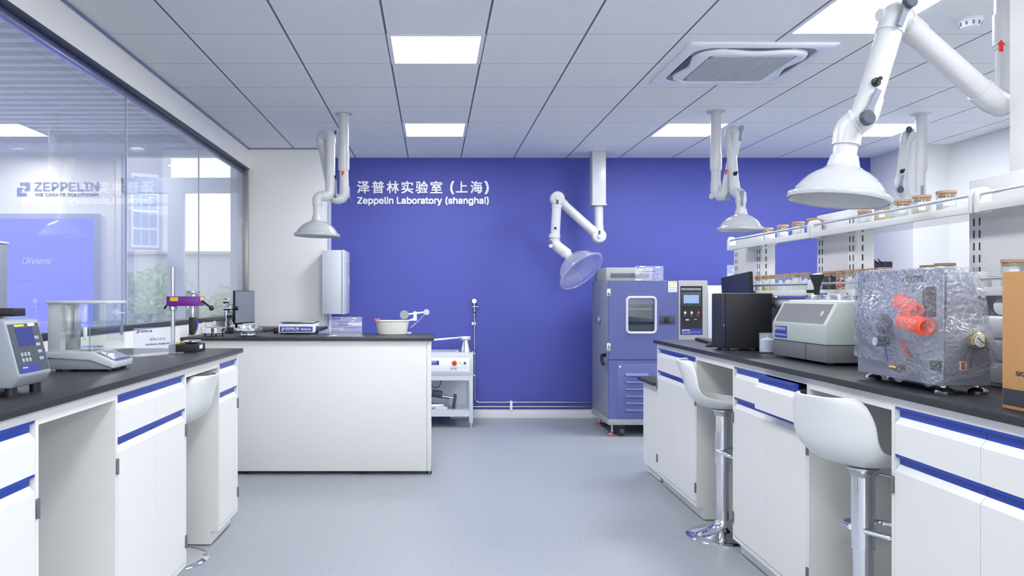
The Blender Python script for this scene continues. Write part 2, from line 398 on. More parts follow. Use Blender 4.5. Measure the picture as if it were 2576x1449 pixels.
# ------------------------------------------------------------------ the showroom beyond the glass
YS = 9.0
xa, xb = P(305, 0, YS).x, P(600, 0, YS).x
wt = P(0, 393, YS).z
struct(MB().box((-9, YS, 0), (xa, YS+.12, 3.6)).box((xa, YS, wt), (xb, YS+.12, 3.6)).box((xb, YS, 0), (XL-.1, YS+.12, 3.6)).build('wall_showroom', M_wall))
struct(boxo('wall_west', M_wall, (-9.1, Y0, 0), (-9, YS+.1, 3.6)))
struct(boxo('trim_2', M_void2, (-9, P(0,361,8.43).y, 3.04), (XL-.12, YS, 3.12)))
struct(boxo('trim_3', M_void2, (-9, 8.40, 3.04), (XL-.12, 8.44, 3.6)))
struct(boxo('ceiling_showroom', M_void, (-9, Y0, 3.5), (XL-.1, YS+.1, 3.6)))
sl = MB()
y = 2.6
while y < 8.35:
    sl.box((-8.9, y, 3.13), (XL-.14, y+.075, 3.2)); y += .19
struct(sl.build('ceiling_slats', M_slat))
for px, py, lab in ((345, 377, 'small round downlight above the showroom window'),):
    c = G(px, py, 3.04); t = thing('downlight', lab, 'light', c)
    MB().lathe([(.075, -.006), (.085, -.004), (.085, 0), (.06, 0)], 28).build('bezel', M_letter, t)
    MB().lathe([(.06, -.003), (.06, -.001)], 28).build('lens', M_spot, t)
def arealight(name, loc, size, energy, col, rot=(0, 0, 0), sy=None):
    l = bpy.data.lights.new(name, 'AREA'); l.energy = energy; l.color = col; l.size = size
    if sy: l.shape = 'RECTANGLE'; l.size_y = sy
    o = bpy.data.objects.new(name, l); COL.objects.link(o); o.location = loc; o.rotation_euler = rot; o['kind'] = 'helper'
    return o
for i in range(3):
    arealight('showroom_downlight_beam', (-3.2-1.3*i, 8.5, 3.0), .12, 5, (1, .93, .8))
for i in range(3):
    arealight('showroom_ceiling_glow', (-5.2, 2.5+2.2*i, 3.1), 1.6, 12, (.9, .94, 1))
# outer window with pale blue frame
w2 = thing('window_2', 'tall showroom window with pale blue frame', 'window', (xa, YS, 0)); w2['kind'] = 'structure'; del w2['category']
def fr(px0, py0, px1, py1, d=.06):
    a, b = P(px0, py0, YS-.01), P(px1, py1, YS-.01); return (a.x, YS-.01, b.z), (b.x, YS-.01+d, a.z)
m = MB()
for r in ((305, 447, 600, 485), (422, 485, 462, 1040), (580, 393, 612, 1040), (305, 393, 311, 1040), (305, 1000, 600, 1040)):
    m.box(*fr(*r))
m.build('frame', M_frame, w2, True)
MB().box((xa, YS+.06, .05), (xb, YS+.066, wt)).build('pane', M_winglass, w2, True)
struct(boxo('trim_4', M_wall, (P(292, 0, YS-.02).x, YS-.03, 0), (P(304, 0, YS-.02).x, YS, wt)))
# video wall (2 x 2 screens) and the logo above it
vw = thing('video_wall', 'lit violet blue video wall of four screens with black border', 'screen', P(93, 705, YS-.05))
xr = P(234, 0, YS-.06).x; zt = P(0, 549, YS-.06).z; zm = P(0, 705, YS-.06).z; tw = 1.29; th = zt-zm
MB().box((xr-2*tw-.06, YS-.05, zm-th-.05), (xr+.06, YS-.001, zt+.055), .004).build('casing', M_void, vw, True)
for i in range(2):
    for j in range(2):
        x1 = xr-i*tw; z1 = zt-j*th
        s = MB().box((x1-tw+.003, YS-.058, z1-th+.003), (x1-.003, YS-.05, z1-.003)).build('screen', M_screen, vw, True)
        t = MB(); text_into(t, 'Diview', (x1-tw/2-.167, YS-.0595, z1-th*.74), (1, 0, 0), (0, 0, 1), .335, .075, .012, 0, .25)
        t.build('lettering', M_letter, s, True)
lg = thing('wall_logo', 'slate blue logo lettering above the video wall in the showroom', 'sign', P(43, 492, YS))
def at2(px, py): p = P(px, py, YS-.004); return p
k = YS/F
m = MB(); logo_into(m, at2(43, 493), (1, 0, 0), (0, 0, 1), 33*k, 34*k, .004); m.build('emblem', M_logo, lg, True)
m = MB(); text_into(m, 'ZEPPELIN', at2(87, 480), (1, 0, 0), (0, 0, 1), 161*k, 21*k, .028, .004)
text_into(m, 'WE CREATE SOLUTIONS', at2(88, 493.5), (1, 0, 0), (0, 0, 1), 160*k, 7.5*k, .012, .004); m.build('lettering', M_logo, lg, True)
# ------------------------------------------------------------------ outdoors
struct(boxo('ground', M_ground, (-60, 9.2, -.2), (20, 90, -.1)))
bw = boxo('boundary_wall', M_concrete, (-26, 15.6, -.1), (2, 15.9, P(0, 640, 15.6).z)); cp = boxo('coping', M_jamb, (-26, 15.5, P(0, 640, 15.6).z), (2, 16, P(0, 632, 15.5).z), bw)
tag(bw, 'pale boundary wall with ledge behind the hedge outside', 'wall')
bl = thing('old_building', 'pale grey industrial building with white gridded windows outside the showroom', 'building', (-9.4, 24, 0))
bl.rotation_euler = (0, 0, math.radians(32))
MB().box((-9, 0, -.1), (1.3, 8, 14)).build('facade', M_concrete, bl)
for r, (z0, z1) in enumerate(((2.9, 5.2), (6.3, 8.2), (9.4, 11.2))):
    for x0 in (-5.6, -3.9, -2.2, -.9, .1):
        wn = MB().box((x0, -.03, z0), (x0+.82, 0, z1)).build('window', M_letter, bl)
        g = MB()
        for i in range(3):
            for j in range(4):
                g.box((x0+.06+i*.245, -.045, z0+.08+j*(z1-z0-.1)/4), (x0+.27+i*.245, -.03, z0+(j+1)*(z1-z0-.1)/4))
        g.build('pane', M_frame, wn)
hb = bmesh.new()
rnd = random.Random(3)
for i in range(5200):
    x = rnd.uniform(-11, -2); y = rnd.uniform(12.9, 14.3); zz = rnd.random()**.7
    top = 1.55+.28*math.sin(x*2.1)+.2*math.sin(x*5.3+1)
    c = Vector((x, y, zz*top)); L = rnd.uniform(.12, .3); w = .035
    d = Vector((rnd.uniform(-1, 1), rnd.uniform(-1, .2), rnd.uniform(.1, 1.1))).normalized(); q = d.orthogonal().normalized()*w
    vs = [hb.verts.new(c+v) for v in (Vector(), d*L*.5+q, d*L-Vector((0, 0, .05)), d*L*.5-q)]
    hb.faces.new(vs)
me = bpy.data.meshes.new('hedge'); hb.to_mesh(me); hb.free(); me.materials.append(M_hedge)
o = bpy.data.objects.new('hedge', me); COL.objects.link(o); tag(o, 'leafy green hedge outside the showroom window', 'hedge', kind='stuff')
# ================================================================== CEILING FITTINGS
def panel(i, j, label):
    x0 = .319+.6*i; y0 = 4.68+.6*j
    t = thing('ceiling_light', label, 'light', (x0+.3, y0+.3, ZC), group='square light panels in the ceiling')
    m = MB(); o_, n_ = .298, .272
    for a, b in (((-o_, -o_), (o_, -n_)), ((-o_, n_), (o_, o_)), ((-o_, -n_), (-n_, n_)), ((n_, -n_), (o_, n_))):
        m.box((a[0], a[1], -.006), (b[0], b[1], -.0005))
    m.build('frame', M_letter, t)
    MB().box((-n_, -n_, -.004), (n_, n_, -.001)).build('diffuser', M_lam, t)
for i, j, lab in ((-1, 0, 'square lit ceiling panel near the top centre of the ceiling'), (-1, 4, 'square lit ceiling panel nearest the blue wall lettering'),
                  (3, -1, 'large lit ceiling panel behind the nearest white extraction arm'), (3, 4, 'lit ceiling panel right of the pipe of the small white arm at the blue wall'),
                  (6, 4, 'lit ceiling panel at far right partly behind the big arm elbow'),
                  (-1, -4, 'lit ceiling panel above the camera on the left'), (3, -5, 'lit ceiling panel above the camera on the right'),
                  (-1, -8, 'lit ceiling panel behind the camera on the left'), (3, -9, 'lit ceiling panel behind the camera on the right'),
                  (-1, -13, 'added lit ceiling panel far behind the camera on the left'), (3, -13, 'added lit ceiling panel far behind the camera on the right'),  # extra unseen panels, added to brighten the room
                  (6, -1, 'added lit ceiling panel above the far side of the right bench'), (6, -5, 'added lit ceiling panel beyond the white column on the right')):  # both invented, out of view, for more light on the right
    panel(i, j, lab)
# air-conditioning cassette
ac = thing('ceiling_air_conditioner', 'white square air conditioning cassette set in the ceiling', 'air conditioner', (2.06, 5.283, ZC))
def rounded(hx, hy, r, z, n=8, sag=0.0):
    pts = []
    for cxs, cys, a0 in ((1, 1, 0), (-1, 1, PI/2), (-1, -1, PI), (1, -1, 3*PI/2)):
        for k in range(n+1):
            a = a0+PI/2*k/n; pts.append(Vector((cxs*(hx-r)+r*math.cos(a), cys*(hy-r)+r*math.sin(a), z)))
    return pts
def ring(mb, loops, cap=True, capstart=False):
    n = len(loops[0]); vs = [v for l in loops for v in l]; fs = []
    for i in range(len(loops)-1):
        for k in range(n): fs.append((i*n+k, i*n+(k+1) % n, (i+1)*n+(k+1) % n, (i+1)*n+k))
    if cap: fs.append(tuple(range((len(loops)-1)*n, len(loops)*n)))
    if capstart: fs.append(tuple(range(n)))
    mb._new(vs, fs); return mb
ring(MB(), [rounded(.465, .465, .01, -.001), rounded(.465, .465, .01, -.014), rounded(.455, .455, .012, -.02), rounded(.40, .40, .12, -.021), rounded(.395, .395, .12, -.008), rounded(.2, .2, .1, -.006)]).build('surround', M_letter, ac)
ring(MB(), [rounded(.393, .393, .12, -.0085), rounded(.393, .393, .12, -.0095)]).build('air_slot', M_grip, ac)
for q in range(4):
    m = MB(); n = 14
    lo = [Vector((-.22+.44*k/n, -.388, -.0105)) for k in range(n+1)]; hi = [Vector((-.22+.44*k/n, -.388+.062*math.sin(PI*k/n)**.6, -.0105)) for k in range(n+1)]
    vs = lo+hi+[v+Vector((0, 0, -.006)) for v in lo+hi]
    N = 2*n+2
    fs = [(k, k+1, n+2+k, n+1+k) for k in range(n)]+[(N+k, N+k+1, N+n+2+k, N+n+1+k) for k in range(n)]
    R = Matrix.Rotation(q*PI/2, 4, 'Z'); m._new([R @ v for v in vs], fs); m.build('louvre_flap', M_knob, ac)
m = MB(); n = 40
def wavy(s, z):
    out = []
    for k in range(4*n):
        a = 2*PI*k/(4*n); c, sn = math.cos(a), math.sin(a); e = 5.0
        r = 1/((abs(c)**e+abs(sn)**e)**(1/e)); dent = .055*max(0, math.cos(2*a)**2-.35)
        out.append(Vector(((r*s-dent)*c, (r*s-dent)*sn, z)))
    return out
ring(m, [wavy(.37, -.012), wavy(.365, -.03), wavy(.35, -.038), wavy(.335, -.04), wavy(.33, -.034)]).build('centre_panel', M_letter, ac)
g = MB()
for k in range(34):
    y = -.28+k*.56/33; w = .275 if abs(y) < .22 else .262
    g.box((-w, y-.0022, -.041), (w, y+.0022, -.0345))
for x in (-.16, -.08, 0, .08, .16): g.box((x-.003, -.28, -.0405), (x+.003, .28, -.0345))
gr = g.build('intake_grille', M_lidgrey, ac); gb = MB().box((-.28, -.28, -.0348), (.28, .28, -.0342)).build('grille_recess', M_grip, ac)
# smoke detector
c = G(2441, 48, ZC); sd = thing('smoke_detector', 'round white smoke detector on the ceiling at upper right', 'smoke detector', (c.x, c.y, ZC))
MB().lathe([(.062, 0), (.062, -.012), (.058, -.016), (.05, -.04), (.044, -.048), (.0, -.05)], 32, cap1=False).build('body', M_letter, sd)
m = MB()
for k in range(10):
    a = 2*PI*k/10; R = Matrix.Rotation(a, 4, 'Z'); m.box((.0475, -.005, -.04), (.0545, .005, -.034), M=R); m.box((.0505, -.005, -.03), (.0565, .005, -.024), M=R)
m.build('vent_slots', M_dark, sd)
# wall lettering on the blue wall
wl = thing('wall_lettering', 'white raised laboratory name in Chinese and English on blue wall', 'sign', P(899, 516, YB))
k = YB/F
chars = [('泽', 899, 929), ('普', 936, 966), ('林', 973, 1003), ('实', 1010, 1039), ('验', 1046, 1076), ('室', 1083, 1112), ('(', 1133, 1142), ('上', 1147, 1176), ('海', 1184, 1213), (')', 1219, 1229)]
for ch, a, b in chars:
    m = MB(); par = ch in '()'
    y0, y1 = (488.5, 456) if par else (486, 456)
    if ch == '上': y0, y1 = 484, 457
    text_into(m, ch, P(a, y0, YB-.012), (1, 0, 0), (0, 0, 1), (b-a)*k, (y0-y1)*k, .022, .006); m.build('character', M_letter, wl, True)
m = MB(); text_into(m, 'Zeppelin Laboratory (shanghai)', P(899.5, 517, YB-.012), (1, 0, 0), (0, 0, 1), 329*k, 21.5*k, .034, .006); m.build('english_line', M_letter, wl, True)
# ================================================================== BENCHES
def ray_line(px, Pt, d):            # where the sight line of image column px meets the plan line Pt + s*d
    kx = (px-CX)/F                  # X = kx*Y
    s = (kx*Pt.y-Pt.x)/(d.x-kx*d.y)
    return Pt+d*s
CZB = .081                          # underside of a cabinet face
def bench_cabinet(loc, rz, w, label, group, n=2, depth=.6, opened=None, name='bench_cabinet'):
    """local x along the bench, y into the bench, front faces -y"""
    t = thing(name, label, 'cabinet', loc, rz, group)
    T = .019; zt = ZT-.027; z1 = 1.012; z2 = .963; z3 = .848; z4 = .800
    m = MB()
    m.box((0, 0, CZB), (T, depth, zt)); m.box((w-T, 0, CZB), (w, depth, zt)); m.box((T, 0, CZB), (w-T, depth, CZB+T))
    m.box((T, depth-.012, CZB+T), (w-T, depth, zt)); m.box((T, 0, z1), (w-T, .03, zt)); m.box((T, .03, zt-.012), (w-T, depth-.012, zt))
    m.box((T, .03, z3-.004), (w-T, depth-.012, z3+.004))
    m.build('carcass', M_white, t)
    MB().box((.0, .045, .006), (w, .06, CZB)).box((0, .06, .006), (T, depth, CZB)).box((w-T, .06, .006), (w, depth, CZB)).build('toe_kick', M_white, t)
    for fx in (.04, w-.04): MB().cyl((fx, .09, 0), (fx, .09, .006), .018).build('levelling_foot', M_black, t)
    iw = (w-2*T-.004)/n
    for i in range(n):
        x0 = T+.002+i*iw+.001; x1 = x0+iw-.002; dy = -.055 if opened == i else 0
        def front(za, zb):          # slab whose top edge is bevelled back
            return MB().prism([(dy-.001, za), (dy-.001, zb-.022), (dy+.016, zb), (dy+.02, zb), (dy+.02, za)], 0, x0, x1)
        dr = front(z3+.001, z2+.012).build('drawer', M_white, t)
        MB().prism([(dy+.001, z1), (dy+.001, z1-.008), (dy+.017, z1-.016), (dy+.017, z2), (dy+.021, z2), (dy+.021, z1)], 0, x0, x1).build('drawer_handle', M_blueplastic, dr)
        if opened == i:
            MB().box((x0+.01, dy+.02, z3+.01), (x0+.022, .42, z2-.02)).box((x1-.022, dy+.02, z3+.01), (x1-.01, .42, z2-.02)).box((x0+.01, dy+.02, z3+.01), (x1-.01, .42, z3+.02)).build('drawer_box', M_box, dr)
        dy = 0
        do = front(CZB+.024, z4+.012).build('cupboard_door', M_white, t)
        MB().prism([(.001, z3-.001), (.001, z3-.009), (.017, z3-.017), (.017, z4), (.021, z4), (.021, z3-.001)], 0, x0, x1).build('door_handle', M_blueplastic, do)
        hx = T*.55 if (i == 0 and n > 1) else w-T*.55
        if n == 1: hx = w-T*.55 if rz > 0 else w-T*.55
        for hz in (.74, .2):
            m = MB(); m.box((hx-.008, -.006, hz-.03), (hx+.008, -.0005, hz+.03), .001)
            m.cyl((hx, -.006, hz-.03), (hx, -.006, hz+.03), .004, n=10).build('hinge', M_hinge, do)
    return t
def knee_space(loc, rz, w, label, group, depth=.6):
    t = thing('kneehole_panel', label, 'panel', loc, rz, group)
    MB().box((.0005, .0, ZT-.075), (w-.0005, .02, ZT-.0265)).build('apron_rail', M_white, t)
    MB().box((.0005, depth-.03, .02), (w-.0005, depth-.015, ZT-.0265)).build('back_board', M_panel, t)
    return t
def worktop(name, label, poly, cat='worktop', z=ZT, th=.026):
    o = MB().prism(poly, 2, z-th, z, .003, 2).build(name, M_top); return tag(o, label, cat)
# ---- right bench (runs towards the camera, fronts face the aisle)
RA, RB = G(1643, 854, ZT), G(2576, 1051.5, ZT)
rd = (RB-RA); rd.z = 0; rd.normalize(); rn = Vector((-rd.y, rd.x, 0))    # rn points into the bench (+X)
rz_r = math.atan2(rd.y, rd.x)
RF = RA+rn*.025
pr = [ray_line(x, RF, rd) for x in (1653, 1752, 1843.5, 2035, 2243)]
sr = [(p-RF).dot(rd) for p in pr]
def rloc(s, d=0.0, z=0.0): q = RF+rd*s+rn*d; return Vector((q.x, q.y, z))
end = sr[4]+.906
bench_cabinet(rloc(sr[0]), rz_r, sr[1]-sr[0], 'white lab cabinet at the far end of the right bench, beside the low black desk', 'white cabinets under the right bench')
knee_space(rloc(sr[1]), rz_r, sr[2]-sr[1], 'open white kneehole of the right bench with the stool seen side-on', 'kneeholes of the right bench')
bench_cabinet(rloc(sr[2]), rz_r, sr[3]-sr[2], 'white lab cabinet with one drawer pulled out, between the two white stools', 'white cabinets under the right bench', opened=1)
knee_space(rloc(sr[3]), rz_r, sr[4]-sr[3], 'open white kneehole of the right bench behind the nearest stool', 'kneeholes of the right bench')
bench_cabinet(rloc(sr[4]), rz_r, .906, 'white lab cabinet nearest on the right, below the cardboard box', 'white cabinets under the right bench')
q = [RA-rd*.0, RA+rn*1.5, RA+rn*1.5+rd*(end+.3), RA+rd*(end+.3)]
worktop('worktop', 'long black worktop of the right bench carrying computer and instruments', [(v.x, v.y) for v in q])
# body of the far side of the double bench
b = thing('bench_cabinet', 'white cabinet run on the far side of the right bench, below the shelf rack', 'cabinet', rloc(sr[0], .61), rz_r)
MB().box((0, 0, .08), (end-sr[0], .84, ZT-.0265)).build('carcass', M_white, b); MB().box((0, 0, 0), (end-sr[0], .8, .08)).build('plinth', M_white, b)
# low desk at its far end
lx0 = P(1613, 0, 6.2).x
ld = thing('low_desk', 'low white desk with black top at the far end of the right bench', 'desk', (1.69, 5.8, 0))
MB().box((1.675, 5.80, .07), (2.6, 6.2, .722)).build('body', M_white, ld, True); MB().box((1.70, 5.82, .008), (2.58, 6.18, .07)).build('plinth', M_white, ld, True)
MB().box((1.635, 5.798, .722), (2.62, 6.24, .748), .003).build('top', M_top, ld, True)
for y in (5.86, 6.14): MB().cyl((1.74, y, 0), (1.74, y, .008), .018).build('levelling_foot', M_black, ld, True)
# ---- left bench
LA, LB = G(612, 876, ZT), G(0, 1038, ZT)
dl = (LA-LB); dl.z = 0; dl.normalize(); ln = Vector((-dl.y, dl.x, 0))     # ln points into the bench (-X)
rz_l = math.atan2(dl.y, dl.x); LF = LA+ln*.025
pl_ = [ray_line(x, LF, dl) for x in (97, 290.5, 468.5, 550, 598)]
s_l = [(p-LF).dot(dl) for p in pl_]
def lloc(s, d=0.0, z=0.0): v = LF+dl*s+ln*d; return Vector((v.x, v.y, z))
dep = .66
bench_cabinet(lloc(s_l[0]-.83), rz_l, .83, 'white lab cabinet nearest on the left, below the grey instrument console', 'white cabinets under the left bench', depth=dep)
knee_space(lloc(s_l[0]), rz_l, s_l[1]-s_l[0], 'open grey-white kneehole nearest on the left bench', 'kneeholes of the left bench', dep)
bench_cabinet(lloc(s_l[1]), rz_l, s_l[2]-s_l[1], 'white two-door lab cabinet in the middle of the left bench', 'white cabinets under the left bench', depth=dep)
knee_space(lloc(s_l[2]), rz_l, s_l[3]-s_l[2], 'kneehole of the left bench that holds the white stool', 'kneeholes of the left bench', dep)
bench_cabinet(lloc(s_l[3]), rz_l, s_l[4]-s_l[3], 'narrow white one-door lab cabinet at the far end of the left bench', 'white cabinets under the left bench', n=1, depth=dep)
e0 = LF+dl*(s_l[0]-.9)-ln*.025
worktop('worktop', 'black worktop of the left bench along the glass partition', [(LA.x, LA.y), (XL+.002, LA.y+.005), (XL+.002, e0.y), (e0.x, e0.y)])
# ---- island with the plain white end panel
YI = G(0, 849, ZT).y; xr_ = P(1092, 0, YI).x
worktop('worktop', 'black worktop of the white island below the blue wall lettering', [(XL+.002, YI), (xr_, YI), (xr_, G(0, 838, ZT).y), (XL+.002, G(0, 838, ZT).y)])
isl = thing('island_bench', 'white panelled island bench in the middle of the lab', 'bench', (-.8, YI, 0))
yp = YI+.025; xe = P(1074, 0, yp).x; xe2 = P(1085, 0, yp).x
MB().box((XL+.003, yp, .03), (xe-.0015, yp+.02, ZT-.027), .001).build('front_panel', M_panel, isl, True)
MB().box((xe, yp, .03), (xe2, yp+.66, ZT-.027), .001).build('corner_post', M_panel, isl, True)
MB().box((XL+.003, yp+.02, .05), (xe-.002, yp+.66, ZT-.027)).build('body', M_white, isl, True)
for px in (616, 912, 1080): v = P(px, 0, yp+.05); MB().cyl((v.x, yp+.05, 0), (v.x, yp+.05, .05), .018).build('levelling_foot', M_black, isl, True)
for pz_ in (870, 1188):
    v = P(1080, pz_, yp); MB().cyl((v.x, yp-.0008, v.z), (v.x, yp+.002, v.z), .005, n=12).build('screw_cap', M_steel, isl, True)
yi2 = G(0, 838, ZT).y
rb_ = thing('bench_cabinet', 'white rear bench between the island and the white pier', 'cabinet', (-1.5, yi2, 0))
MB().box((XL+.003, yi2+.003, .05), (-1.14, 8.25, ZT-.027)).build('carcass', M_white, rb_, True); MB().box((XL+.003, yi2+.05, 0), (-1.2, 8.2, .05)).build('plinth', M_white, rb_, True)
worktop('worktop', 'black rear worktop behind the island carrying the black monitor', [(XL+.002, yi2+.002), (-1.12, yi2+.002), (-1.12, 8.295), (XL+.002, 8.295)])
# ================================================================== STOOLS
def make_stool(loc, rz, label):
    t = thing('bar_stool', label, 'stool', loc, rz, 'white bar stools at the benches')      # local +x = sitter faces
    MB().lathe([(.205, 0), (.205, .006), (.2, .011), (.16, .022), (.1, .042), (.06, .062), (.045, .08), (.042, .1)], 48).build('base', M_chrome, t)
    MB().cyl((0, 0, .09), (0, 0, .43), .036, n=32).build('lower_column', M_chrome, t)
    m = MB(); m.cyl((0, 0, .43), (0, 0, .73), .042, n=32); m.cyl((0, 0, .425), (0, 0, .432), .0435, n=32); m.build('upper_column', M_chrome, t)
    MB().lathe([(.043, .70), (.05, .72), (.058, .728), (.058, .736)], 24).build('seat_plate', M_steel, t)
    pts = [Vector((.04*math.cos(a), .04*math.sin(a), .47)) for a in (PI*.75,)]
    f = [Vector((-.03, .03, .5)), Vector((.02, .13, .49)), Vector((.12, .165, .475)), Vector((.24, .13, .465)), Vector((.265, 0, .465)), Vector((.24, -.13, .465)), Vector((.12, -.165, .475)), Vector((.02, -.13, .49)), Vector((-.03, -.03, .5))]
    MB().sweep(f, .011, 12, fil=.05).build('footrest', M_chrome, t)
    MB().sweep([(.03, -.02, .715), (.05, -.1, .71), (.07, -.15, .66), (.1, -.21, .62), (.11, -.23, .6)], .006, 10, fil=.03).build('lift_lever', M_steel, t)
    prof = [(.215, .748, .15), (.19, .762, .172), (.13, .76, .192), (.04, .75, .2), (-.06, .748, .2), (-.13, .764, .2), (-.178, .805, .2), (-.205, .865, .2), (-.222, .93, .196), (-.24, .985, .182), (-.25, 1.014, .155), (-.252, 1.02, .13)]
    nu = 16; vs, fs = [], []
    for i, (x, z, hw) in enumerate(prof):
        back = min(1, max(0, (i-4)/4.0))
        for k in range(nu+1):
            s = -1+2*k/nu
            dx = .07*back*(abs(s)**2.4); dz = (1-back)*.04*abs(s)**3.2
            if 4 <= i <= 7: dz += .03*abs(s)**3
            vs.append(Vector((x+dx, s*hw*(1-.06*abs(s)**4), z+dz)))
    n1 = nu+1
    for i in range(len(prof)-1):
        for k in range(nu): fs.append((i*n1+k, i*n1+k+1, (i+1)*n1+k+1, (i+1)*n1+k))
    m = MB(); m._new(vs, fs); o = m.build('seat_shell', M_shell, t, angle=180)
    so = o.modifiers.new('thickness', 'SOLIDIFY'); so.thickness = .011; so.offset = 0
    sb = o.modifiers.new('smooth', 'SUBSURF'); sb.levels = 2; sb.render_levels = 2
    return t
bp = G(1818, 1350, 0)
st1 = make_stool((bp.x, bp.y, 0), math.radians(-14), 'white bar stool seen side-on in the far kneehole of the right bench')
sp = P(2171, 0, 2.99)
dup(st1, (sp.x, sp.y, 0), math.radians(21), 'white bar stool nearest on the right, seen from behind')
sl_ = G(451, 1410, 0)
st3 = dup(st1, (sl_.x-.055, sl_.y, 0), math.radians(172), 'white bar stool tucked under the left bench'); st3.scale = (1, 1, .962)
# ================================================================== SHELF RACK on the right bench
XS0, XS1 = 2.0, 2.36
cols = [(5.528, 5.063), (4.332, 3.926), (3.104, 2.66), (1.95, 1.5)]
zlip = 1.70
names = ['farthest', 'second', 'third', 'nearest']
rk = thing('shelf_rack', 'white two-tier reagent rack with slotted posts along the right bench', 'rack', (2.18, 5.3, ZT))
for i, (ya, yb) in enumerate(cols):
    topz = [1.80, 1.835, 1.85, 1.85][i]
    m = MB(); m.box((2.135, yb, ZT+.0005), (2.225, ya, topz), .004)
    for z0, z1 in ((1.43, zlip-.06), (zlip+.02, topz-.02)):
        pass
    pnl = m.build('post', M_white, rk, True)
    m = MB()
    for y in (ya-.03, ya-.062, yb+.062, yb+.03):
        z = 1.09
        while z < topz-.05:
            m.box((2.1335, y-.0035, z), (2.1352, y+.0035, z+.03)); z += .048
    for x in (2.165,):
        z = 1.09
        while z < topz-.05:
            m.box((x-.0035, yb-.0015, z), (x+.0035, yb+.0002, z+.03)); z += .048
    m.build('slot_row', M_inkdark, pnl, True)
    m = MB(); m.box((2.1342, yb+.085, 1.45), (2.1352, ya-.085, 1.62)); m.build('cover_panel', M_panel, pnl, True)
mid = [(a+b)/2 for a, b in cols]
for i in range(3):
    ya, yb = mid[i], mid[i+1]
    for lv, (zb, zr) in enumerate(((1.392, 1.455), (zlip, 1.765))):
        lo, hi = yb+.004, ya-.004
        m = MB(); m.box((XS0+.019, lo, zb+.02), (XS1, hi, zb+.027))
        sh = m.build('shelf_board', M_shelf if lv else M_white, rk, True)
        m = MB(); m.box((XS0, lo, zb), (XS0+.018, hi, zb+.031), .002)
        m.build('shelf_lip', M_white, sh, True)
        m = MB()
        for xx in (XS0+.01, XS1-.01): m.cyl((xx, lo+.02, zr), (xx, hi-.02, zr), .0065, n=14)
        m.build('guard_rail', M_steel, sh, True)
        for yy in (lo, hi-.022):
            for xx in (XS0-.004,):
                MB().prism([(xx, zb-.002), (xx+.054, zb-.002), (xx+.054, zb+.06), (xx+.046, zr+.02), (xx+.036, zr+.026), (xx+.018, zr+.026), (xx+.006, zr+.02), (xx, zb+.06)], 1, yy, yy+.022, .003).build('end_bracket', M_white, sh, True)
    MB().cyl((2.06, yb+.06, 1.352), (2.06, ya-.06, 1.352), .03, n=20).build('light_tube', M_box, rk, True)
m = MB()
for i in range(3): m.box((2.17, cols[i+1][0]+.002, ZT+.0005), (2.19, cols[i][1]-.002, 1.335))
m.build('spine_panel', M_panel, rk, True)
# ================================================================== EXTRACTION ARMS
def arrow_into(mb, c, up, side, s):
    up, side = Vector(up).normalized(), Vector(side).normalized()
    pl = [(-.18, -.5), (.18, -.5), (.18, .05), (.4, .05), (0, .5), (-.4, .05), (-.18, .05)]
    n = side.cross(up); a = [Vector(c)+side*(x*s)+up*(y*s) for x, y in pl]; k = len(pl)
    mb._new(a+[p+n*.0015 for p in a], [tuple(range(k))[::-1], tuple(range(k, 2*k))]+[(i, (i+1) % k, k+(i+1) % k, k+i) for i in range(k)])
    return mb
def paddle(mb, c, dirv, nrm, L, r0, r1, th=.006):
    """rubber strip: round head at c that narrows to a bar of length L along dirv, lying on plane with normal nrm"""
    d = Vector(dirv).normalized(); n = Vector(nrm); n = (n-d*n.dot(d)).normalized(); w = n.cross(d)
    pl = []
    for k in range(13):
        a = PI*.62+2*PI*.76*k/12-PI*.0
        pl.append((math.cos(a)*r0, math.sin(a)*r0))
    pl = [(x, y) for x, y in pl]
    pts = [(-.9*r0*math.cos(PI*(.5-k/10)), r0*math.sin(PI*(.5-k/10))) for k in range(11)]    # semicircle at the head
    pts += [(L*.45, -r1), (L, -r1), (L, r1), (L*.45, r1)]
    a = [Vector(c)+d*x+w*y for x, y in pts]; k = len(pts)
    mb._new([p-n*.004 for p in a]+[p+n*th for p in a], [tuple(range(k))[::-1], tuple(range(k, 2*k))]+[(i, (i+1) % k, k+(i+1) % k, k+i) for i in range(k)])
    return mb
def hood_into(mb, c, axis, R, Hh, rn, inner=False):
    ax = Vector(axis).normalized(); M = Matrix.Translation(Vector(c)) @ ax.to_track_quat('Z', 'Y').to_matrix().to_4x4()
    if inner: pr = [(R*.93, .002), (R*.86, .028), (R*.72, Hh*.52), (R*.5, Hh*.8), (rn, Hh*.97), (rn*.9, Hh+.02), (.001, Hh+.02)]
    else: pr = [(R*.925, .004), (R*.95, -.004), (R*.985, -.002), (R, .006), (R, .014), (R*.985, .02), (R*.9, .026), (R*.86, .04), (R*.77, Hh*.52), (R*.66, Hh*.71), (R*.53, Hh*.86), (R*.4, Hh*.96), (rn*1.12, Hh+.004), (rn, Hh+.012), (rn, Hh+.018)]
    mb.lathe(pr, 56, M, cap0=False, cap1=False); return mb
